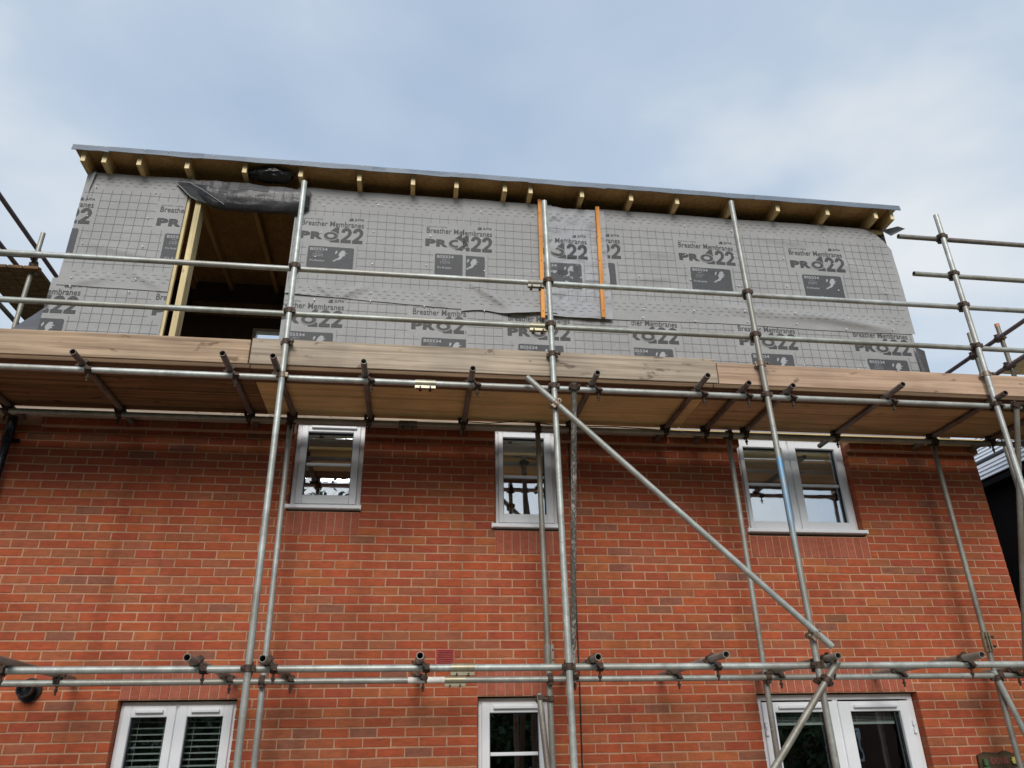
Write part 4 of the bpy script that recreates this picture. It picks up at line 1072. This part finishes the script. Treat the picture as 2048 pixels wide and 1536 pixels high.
# ledgers -------------------------------------------------------------------
LX0, LX1 = -1.6, 10.6
Lg = {}
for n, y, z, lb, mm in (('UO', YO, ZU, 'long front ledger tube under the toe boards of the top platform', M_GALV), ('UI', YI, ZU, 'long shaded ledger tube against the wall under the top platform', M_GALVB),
                        ('LO', YO, ZL, 'bright front ledger tube of the lower lift above the lower windows', M_GALV), ('LI', YI, ZL - .012, 'rear ledger tube of the lower lift, just below the front one', M_GALV)):
    Lg[n] = tube_thing('scaffold_ledger', (LX0, y, z), (8.42 if n == 'UO' else LX1, y, z), lb, 'scaffold tube', 'horizontal ledger tubes', mm)
swivel_sleeve(Lg['UO'], (3.085, YO, ZU), (1, 0, 0), (0, -1, 0)); swivel_sleeve(Lg['LO'], (3.411, YO, ZL), (1, 0, 0), (0, -1, 0)); swivel_sleeve(Lg['LI'], (3.413, YI, ZL - .012), (1, 0, 0), (0, -1, 0)); swivel_sleeve(Lg['UI'], (2.95, YI, ZU), (1, 0, 0), (0, -1, 0), M_GALVD)
pt = MB(); pt.tube((3.04, YI, ZL - .012), (3.33, YI, ZL - .012), TR + .0012, 20); pt.build('paint_band', simple('white_paint_smear', (.72, .68, .62), .6, 0, .25, 12), Lg['LI'], 40)
G1 = tube_thing('guard_rail', (LX0, YO, 2.953), (10.6, YO, 2.953), 'upper guard rail running across the printed membrane', 'guard rail', 'guard rails of the top platform')
G2 = tube_thing('guard_rail', (LX0, YO, 2.508), (10.6, YO, 2.508), 'lower guard rail just above the toe boards', 'guard rail', 'guard rails of the top platform')
swivel_sleeve(G1, (4.030, YO, 2.953), (1, 0, 0), (0, -1, 0), M_GALVB, .15); swivel_sleeve(G2, (4.034, YO, 2.508), (1, 0, 0), (0, -1, 0), None, .15)
tube_thing('guard_rail', (7.705, YO, 3.750), (10.8, YO, 3.738), 'topmost short rail against the sky at right', 'guard rail', 'short rails against the sky', M_GALVD)
tube_thing('guard_rail', (7.755, YO, 3.310), (10.8, YO, 3.300), 'second short rail against the sky at right', 'guard rail', 'short rails against the sky', M_GALVB)
# transoms ------------------------------------------------------------------
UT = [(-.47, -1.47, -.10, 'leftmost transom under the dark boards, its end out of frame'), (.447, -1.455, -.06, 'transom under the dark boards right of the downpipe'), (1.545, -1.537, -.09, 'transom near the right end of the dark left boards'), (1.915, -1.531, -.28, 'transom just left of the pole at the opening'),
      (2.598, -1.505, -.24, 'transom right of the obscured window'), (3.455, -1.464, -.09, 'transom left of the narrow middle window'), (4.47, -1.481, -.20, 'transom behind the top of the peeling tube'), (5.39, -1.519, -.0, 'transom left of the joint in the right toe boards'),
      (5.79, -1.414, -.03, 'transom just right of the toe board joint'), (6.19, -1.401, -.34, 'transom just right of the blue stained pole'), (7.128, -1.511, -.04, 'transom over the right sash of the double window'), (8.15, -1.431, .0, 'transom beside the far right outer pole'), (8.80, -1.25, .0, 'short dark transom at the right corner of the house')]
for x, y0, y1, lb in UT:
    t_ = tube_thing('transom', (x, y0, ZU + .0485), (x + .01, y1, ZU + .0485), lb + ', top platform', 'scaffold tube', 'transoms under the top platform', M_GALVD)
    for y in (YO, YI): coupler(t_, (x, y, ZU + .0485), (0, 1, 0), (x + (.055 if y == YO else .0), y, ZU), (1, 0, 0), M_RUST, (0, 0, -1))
LT_ = [(.44, -1.50, -.02, 'leftmost'), (1.635, -1.517, -.03, 'second from left'), (2.09, -1.441, -.03, 'just right of the left outer pole'), (3.11, -1.575, -.05, 'beside the red vent'), (4.335, -1.446, -.03, 'just right of the middle outer pole'), (5.21, -1.565, -.03, 'left of the patio doors'), (6.10, -1.445, -.03, 'behind the foot of the long brace'), (7.21, -1.471, -.03, 'above the right patio door'), (8.30, -1.40, -.03, 'at the far right, its end out of frame')]
for x, y0, y1, lb in LT_:
    zz = ZL + .0485
    if 'leftmost' == lb: p, q = (.49, y0, zz), (.40, y1, zz)
    else: p, q = (x, y0, zz), (x + .01, y1, zz - .01)
    t_ = tube_thing('transom', p, q, 'transom of the lower lift, ' + lb, 'scaffold tube', 'transoms of the lower lift', M_GALVB)
    for y in (YO, YI): coupler(t_, (x, y, zz), (0, 1, 0), (x + (.05 if lb != 'leftmost' else 0.0), y, ZL), (1, 0, 0), M_RUST, (0, 0, -1))
# braces --------------------------------------------------------------------
br = tube_thing('diagonal_brace', (3.905, -1.352, 1.963), (6.118, -1.352, -.140), 'long bright diagonal brace clipped to two outer poles', 'scaffold tube', None, M_GALV)
dv = Vector((2.213, 0, -2.103)).normalized()
for n, z in (('S2', 1.735), ('S3', -.058)):
    p = at_z(n, z); coupler(br, (p[0], -1.352, z), dv, (p[0], YS, z), (0, 0, 1), M_RUSTL)
br2 = tube_thing('diagonal_brace', (6.138, -1.352, -.245), (4.30, -1.352, -2.30), 'lower diagonal brace falling to the left across the patio doors', 'scaffold tube', None, M_GALVB)
dv2 = Vector((-1.838, 0, -2.055)).normalized(); p = at_z('S3', -.37)
coupler(br2, (6.025, -1.352, -.37), dv2, (p[0], YS, -.37), (0, 0, 1))
pb_ = tube_thing('ledger_brace', (4.310, -1.30, 1.955), (4.36, -.43, -.30), 'peeling painted brace tube hanging from the front ledger', 'scaffold tube', 'ledger braces', M_PEEL)
coupler(pb_, (4.311, -1.30, ZU), (0, .36, -1), (4.311, YO, ZU), (1, 0, 0)); coupler(pb_, (4.359, -.44, ZL), (0, .36, -1), (4.359, YI, ZL), (1, 0, 0))
gb_ = tube_thing('ledger_brace', (8.345, -1.30, 1.94), (8.385, -.43, -.30), 'grey brace tube beside the right outer pole', 'scaffold tube', 'ledger braces', M_GALVB)
coupler(gb_, (8.345, -1.30, ZU), (0, .36, -1), (8.345, YO, ZU), (1, 0, 0))
eb_ = tube_thing('ledger_brace', (4.098, YIS - .0, -.385), (4.12, -1.25, -2.30), 'short brace tube beside the inner pole at the lower middle window', 'scaffold tube', 'ledger braces', M_GALVB)
coupler(eb_, (4.099, YIS - .005, -.42), (0, .3, 1), (4.186, YIS, -.42), (0, 0, 1)); 
rb_ = tube_thing('ledger_brace', (8.12, YIS - .06, -.235), (8.60, YIS - .06, -2.0), 'thin brace tube leaning right from the right inner pole', 'scaffold tube', 'ledger braces', M_GALV)
coupler(rb_, (8.135, YIS - .06, -.29), (.26, 0, -1), (8.17, YIS, -.29), (0, 0, 1))
# boards --------------------------------------------------------------------
ZB0, ZB1 = 1.9925, 2.030
def board(name, x0, x1, y0, y1, z0, z1, m_, label, cat, group):
    b = MB(); b.bevbox(x0, x1, y0, y1, z0, z1, .004)
    return lab(b.build(name, m_, None), label, cat, group)
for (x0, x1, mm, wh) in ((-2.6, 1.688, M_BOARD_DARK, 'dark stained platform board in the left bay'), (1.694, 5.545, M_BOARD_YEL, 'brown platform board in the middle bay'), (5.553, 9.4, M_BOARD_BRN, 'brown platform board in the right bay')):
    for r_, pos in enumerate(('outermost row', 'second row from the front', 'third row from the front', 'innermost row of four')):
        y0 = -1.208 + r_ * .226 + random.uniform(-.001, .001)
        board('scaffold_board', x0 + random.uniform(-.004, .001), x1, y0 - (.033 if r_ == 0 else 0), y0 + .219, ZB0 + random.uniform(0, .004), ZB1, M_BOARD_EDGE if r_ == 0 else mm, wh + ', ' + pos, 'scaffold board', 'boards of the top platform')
for (x0, x1, y0, mm, lb) in ((-2.6, 1.69, -.235, M_BOARD_GREY, 'narrow grey inside board along the wall, left bay'), (1.70, 5.50, -.237, M_BOARD_GREY, 'narrow grey inside board along the wall, middle bay'), (5.52, 8.97, -.205, M_BOARD_NEW, 'fresh yellow inside board along the wall, right bay')):
    board('scaffold_board', x0, x1, y0, -.088, ZB0, ZB1, mm, lb, 'scaffold board', 'inside boards along the wall')
board('toe_board', -2.6, 1.668, YO + .005, YO + .043, 2.034, 2.252, M_BOARD_TAN, 'tan toe board at the left end of the platform', 'toe board', 'toe boards')
board('toe_board', 1.680, 5.598, YO + .003, YO + .041, 2.036, 2.268, M_BOARD_GREY, 'greyish middle toe board of the platform', 'toe board', 'toe boards')
board('toe_board', 5.606, 10.2, YO + .006, YO + .044, 2.032, 2.238, M_BOARD_PINK, 'pinkish brown toe board at the right end of the platform', 'toe board', 'toe boards')
wc = MB(); wc.path([(3.45, -.36, 1.97), (3.7, -.36, 1.96), (4.0, -.35, 2.0), (4.4, -.36, 1.955), (4.9, -.37, 1.965), (5.35, -.36, 1.95)], .005, 6)
lab(wc.build('cable', M_BLACKPL, None, 60), 'thin black cable strung along the shaded ledger under the platform', 'cable')

# ------------------------------------------------------------------ scaffold round the sides
def side_tube(name, p, q, lb, mm=M_PURPLE, grp='scaffold round the sides'):
    return tube_thing(name, p, q, lb, 'scaffold tube', grp, mm)
lp = side_tube('scaffold_pole', (-1.118, .52, 2.0), (-1.118, .52, 4.41), 'short pole of the side scaffold against the sky at left', M_GALVB)
side_tube('scaffold_ledger', (-3.0, .47, 4.06), (-1.03, .47, 4.075), 'ledger tube across the front of the left side platform', M_GALVB)
coupler(lp, (-1.118, .52, 3.99), (0, 0, 1), (-1.118, .47, 4.065), (1, 0, 0)); coupler(lp, (-1.09, .52, 3.92), (0, 0, 1), (-1.05, .50, 3.90), (0, 1, 0), M_RUSTL)
side_tube('guard_rail', (-1.2, -.6, 4.308), (-1.2, 3.5, 4.22), 'purple guard rail of the left side scaffold')
side_tube('guard_rail', (-1.32, -.2, 4.02), (-1.32, 3.5, 4.0), 'second purple rail of the left side scaffold')
side_tube('scaffold_ledger', (-1.30, -.3, 3.46), (-1.25, 3.5, 3.40), 'dark ledger tube below the left side platform', M_GALVD)
for i in range(4):
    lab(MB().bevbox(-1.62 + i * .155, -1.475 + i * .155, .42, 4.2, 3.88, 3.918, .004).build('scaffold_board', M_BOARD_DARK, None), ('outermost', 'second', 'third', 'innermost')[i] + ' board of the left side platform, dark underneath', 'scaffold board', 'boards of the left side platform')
for (y, a, lb) in ((.23, 3.58, 'side pole just behind the far right outer pole'), (-.19, 3.44, 'orange capped side pole against the sky at far right')):
    pl = side_tube('scaffold_pole', (9.5, y, GZ + .05), (9.5, y, a), lb, M_GALVB)
    coupler(pl, (9.5, y, 3.27), (0, 0, 1), (9.45, y, 3.27), (0, 1, 0)); coupler(pl, (9.5, y, 2.92), (0, 0, 1), (9.45, y, 2.92), (0, 1, 0))
    if y < 0: MB().tube((9.5, y, a - .02), (9.5, y, a + .02), .026, 16).build('cap', simple('orange_cap', (.5, .22, .12), .5), pl, 40)
side_tube('guard_rail', (9.45, 1.6, 3.275), (9.45, -1.6, 3.262), 'purple side rail crossing behind the far right pole')
side_tube('scaffold_ledger', (9.45, 1.6, 2.915), (9.45, -1.6, 2.905), 'purple ledger tube of the right side platform')
for i in range(3): lab(MB().bevbox(9.50 + i * .23, 9.725 + i * .23, -1.6, .02, 2.935, 2.973, .004).build('scaffold_board', M_BOARD_YEL, None), ('outermost', 'middle', 'innermost')[i] + ' yellowish board of the right side platform', 'scaffold board', 'boards of the right side platform')

# ------------------------------------------------------------------ neighbour on the right: black wall under a slate roof
nb_ = empty('neighbour_house', (11.6, 2.0, GZ), 'neighbouring building with black wall and slate roof coloured with sky glare behind the right corner', 'building')
MB().box(10.05, 14.0, -.9, 7.0, GZ, 2.05).build('wall', M_BLACKWALL, nb_)
pitch = R(41); cx_, cz_ = math.cos(pitch), math.sin(pitch)
sl = None
for r_ in range(13):
    if r_ == 4: continue
    d0 = r_ * .145
    for c_ in range(27):
        y = -1.05 + c_ * .305 + (.15 if r_ % 2 else 0)
        p0 = (9.93 + d0 * cx_, y, 2.06 + d0 * cz_)
        if sl is None:
            b = MB(); w_ = .298; L_ = .19; t_ = .012
            u = Vector((cx_, 0, cz_)); nn = Vector((-cz_, 0, cx_))
            P0 = Vector(p0); vs = []
            for yy in (0, w_):
                for (dd, h) in ((0, .022), (0, .022 + t_), (L_, .002), (L_, .002 + t_)): q = P0 + u * dd + nn * h; vs.append((q.x, y + yy, q.z))
            b.add(vs, [(0, 1, 3, 2), (4, 6, 7, 5), (0, 4, 5, 1), (1, 5, 7, 3), (2, 3, 7, 6), (0, 2, 6, 4)]); sl = b.build('slate', M_SLATE, nb_, origin=p0)
        else: share(sl, p0, nb_)
b = MB(); b.add([(9.95, -.95, 2.05), (9.95, 7, 2.05), (9.95 + 1.95 * cx_, 7, 2.05 + 1.95 * cz_), (9.95 + 1.95 * cx_, -.95, 2.05 + 1.95 * cz_)], [(0, 1, 2, 3)]); b.build('roof_underlay', M_BLACKWALL, nb_)
MB().tube((9.97 + .6 * cx_, -1, 2.10 + .6 * cz_), (9.97 + .6 * cx_, 7, 2.10 + .6 * cz_), .05, 12).build('dark_roof_band', M_BLACKPL, nb_, 40)  # black cylinder drawn as the dark band across the roof
b = MB(); b.box(9.90, 10.06, -.95, 7, 1.98, 2.045); b.build('eaves_board', M_BLACKWALL, nb_)

# ------------------------------------------------------------------ what the glass reflects: trees, plus a hedge and houses added for the light
def tree(x, y, h, cr, seed, lb):
    rnd = random.Random(seed); root = empty('tree', (x, y, GZ), lb, 'tree', 'trees mirrored in the window glass')
    M_BARK = bpy.data.materials.get('bark') or simple('bark', (.09, .065, .045), .9)
    M_LEAF = bpy.data.materials.get('leaf') or simple('leaf', (.055, .095, .028), .6, 0, .5, 3)
    t_ = MB(); t_.path([(x, y, GZ), (x + .05, y, GZ + h * .35), (x - .05, y + .05, GZ + h * .7), (x, y, GZ + h * .95)], .13, 8)
    for i in range(9):
        a = rnd.uniform(0, 6.28); z0 = GZ + h * rnd.uniform(.3, .75); r_ = cr * rnd.uniform(.5, .95)
        t_.path([(x, y, z0), (x + math.cos(a) * r_ * .5, y + math.sin(a) * r_ * .5, z0 + .5 * r_), (x + math.cos(a) * r_, y + math.sin(a) * r_, z0 + .7 * r_)], .045, 6)
    t_.build('trunk', M_BARK, root, 60)
    c = MB()
    cl = [(rnd.gauss(0, .5), rnd.gauss(0, .5), rnd.uniform(.32, 1.0)) for _ in range(26)]
    for _ in range(2600):
        q = rnd.choice(cl); p = Vector((x + q[0] * cr + rnd.gauss(0, .26 * cr), y + q[1] * cr + rnd.gauss(0, .26 * cr), GZ + h * q[2] + rnd.gauss(0, .1 * h)))
        s = rnd.uniform(.07, .15); a = Vector((rnd.gauss(0, 1), rnd.gauss(0, 1), rnd.gauss(0, 1))).normalized(); d = a.orthogonal().normalized(); e_ = a.cross(d)
        c.add([p + d * s, p + e_ * s * .5, p - d * s, p - e_ * s * .5], [(0, 1, 2, 3)])
    o_ = c.build('crown', M_LEAF, root); return root
tree(.6, -13.5, 8.2, 1.9, 1, 'tall loose tree whose crown mirrors in the obscured window')
tree(5.6, -19, 4.6, 2.0, 2, 'bushy green tree mirrored in the lower middle window')
tree(-2.5, -20, 5.0, 2.2, 3, 'rounded tree mirrored in the lower left window')
tree(13.5, -17, 4.8, 1.8, 4, 'small tree mirrored beside the house in the patio doors')
def hedge():  # unseen hedge added so the lower panes mirror something dark
    rnd = random.Random(11); c = MB()
    for _ in range(16000):
        x = rnd.uniform(-22, 17); y = -18.2 + rnd.gauss(0, .45); z = GZ + rnd.uniform(0, 3.3) + .35 * math.sin(x * 1.3) + .3 * math.sin(x * .47)
        s_ = rnd.uniform(.10, .22); p = Vector((x, y, z)); a = Vector((rnd.gauss(0, 1), rnd.gauss(0, 1), rnd.gauss(0, 1))).normalized(); d = a.orthogonal().normalized(); e_ = a.cross(d)
        c.add([p + d * s_, p + e_ * s_ * .6, p - d * s_, p - e_ * s_ * .6], [(0, 1, 2, 3)])
    lab(c.build('hedge', bpy.data.materials['leaf'], None), 'long unseen hedge added across the garden to darken reflections in the lower windows', 'hedge', None, 'stuff')
hedge()
M_FARB = simple('far_brick', (.11, .055, .04), .9, 0, .2, 6); M_FART = simple('far_tiles', (.09, .065, .055), .8, 0, .25, 6)
def sky_block_house(cx, y, wd, seed):  # row of unseen houses added to keep low sky light off the wall
    hb = empty('house', (cx, y - 3.5, GZ), 'unseen two storey brick house across the garden, row added to block low sky, mirrored in the lower window glass', 'house', 'houses added across the garden to block low sky')
    x0, x1 = cx - wd / 2, cx + wd / 2
    MB().box(x0, x1, y - 7, y, GZ, 2.7).build('wall', M_FARB, hb)
    b = MB(); a, c = x0 - .2, x1 + .2
    b.add([(a, y - 7.4, 2.65), (c, y - 7.4, 2.65), (c, y + .4, 2.65), (a, y + .4, 2.65), (a, y - 3.5, 5.9), (c, y - 3.5, 5.9)], [(3, 2, 5, 4), (1, 0, 4, 5), (0, 3, 4), (2, 1, 5), (0, 1, 2, 3)]); b.build('roof', M_FART, hb)
    MB().box(x0 + .6, x0 + 1.4, y - 4, y - 3, 5.2, 6.7).build('chimney', M_FARB, hb)
    MB().tube((a, y + .45, 2.62), (c, y + .45, 2.62), .06, 8).build('gutter', M_BLACKPL, hb)
    for k in range(2):
        for z in (-1.5, .9):
            xx = x0 + wd * (.28 + .44 * k) - .75
            q = MB(); q.box(xx, xx + 1.5, y - .03, y + .03, z, z + 1.15); f_ = q.build('window', M_UPVC, hb)
            for j in range(2): MB().box(xx + .09 + j * .69, xx + .72 + j * .69, y + .028, y + .036, z + .09, z + 1.06).build('pane', M_GASKET, f_)
for i, cx in enumerate((-33, -24.5, -16, -7.5, 1, 9.5, 18.5, 27, 36)): sky_block_house(cx, -24, 8.0, i)
bpy.context.view_layer.update()
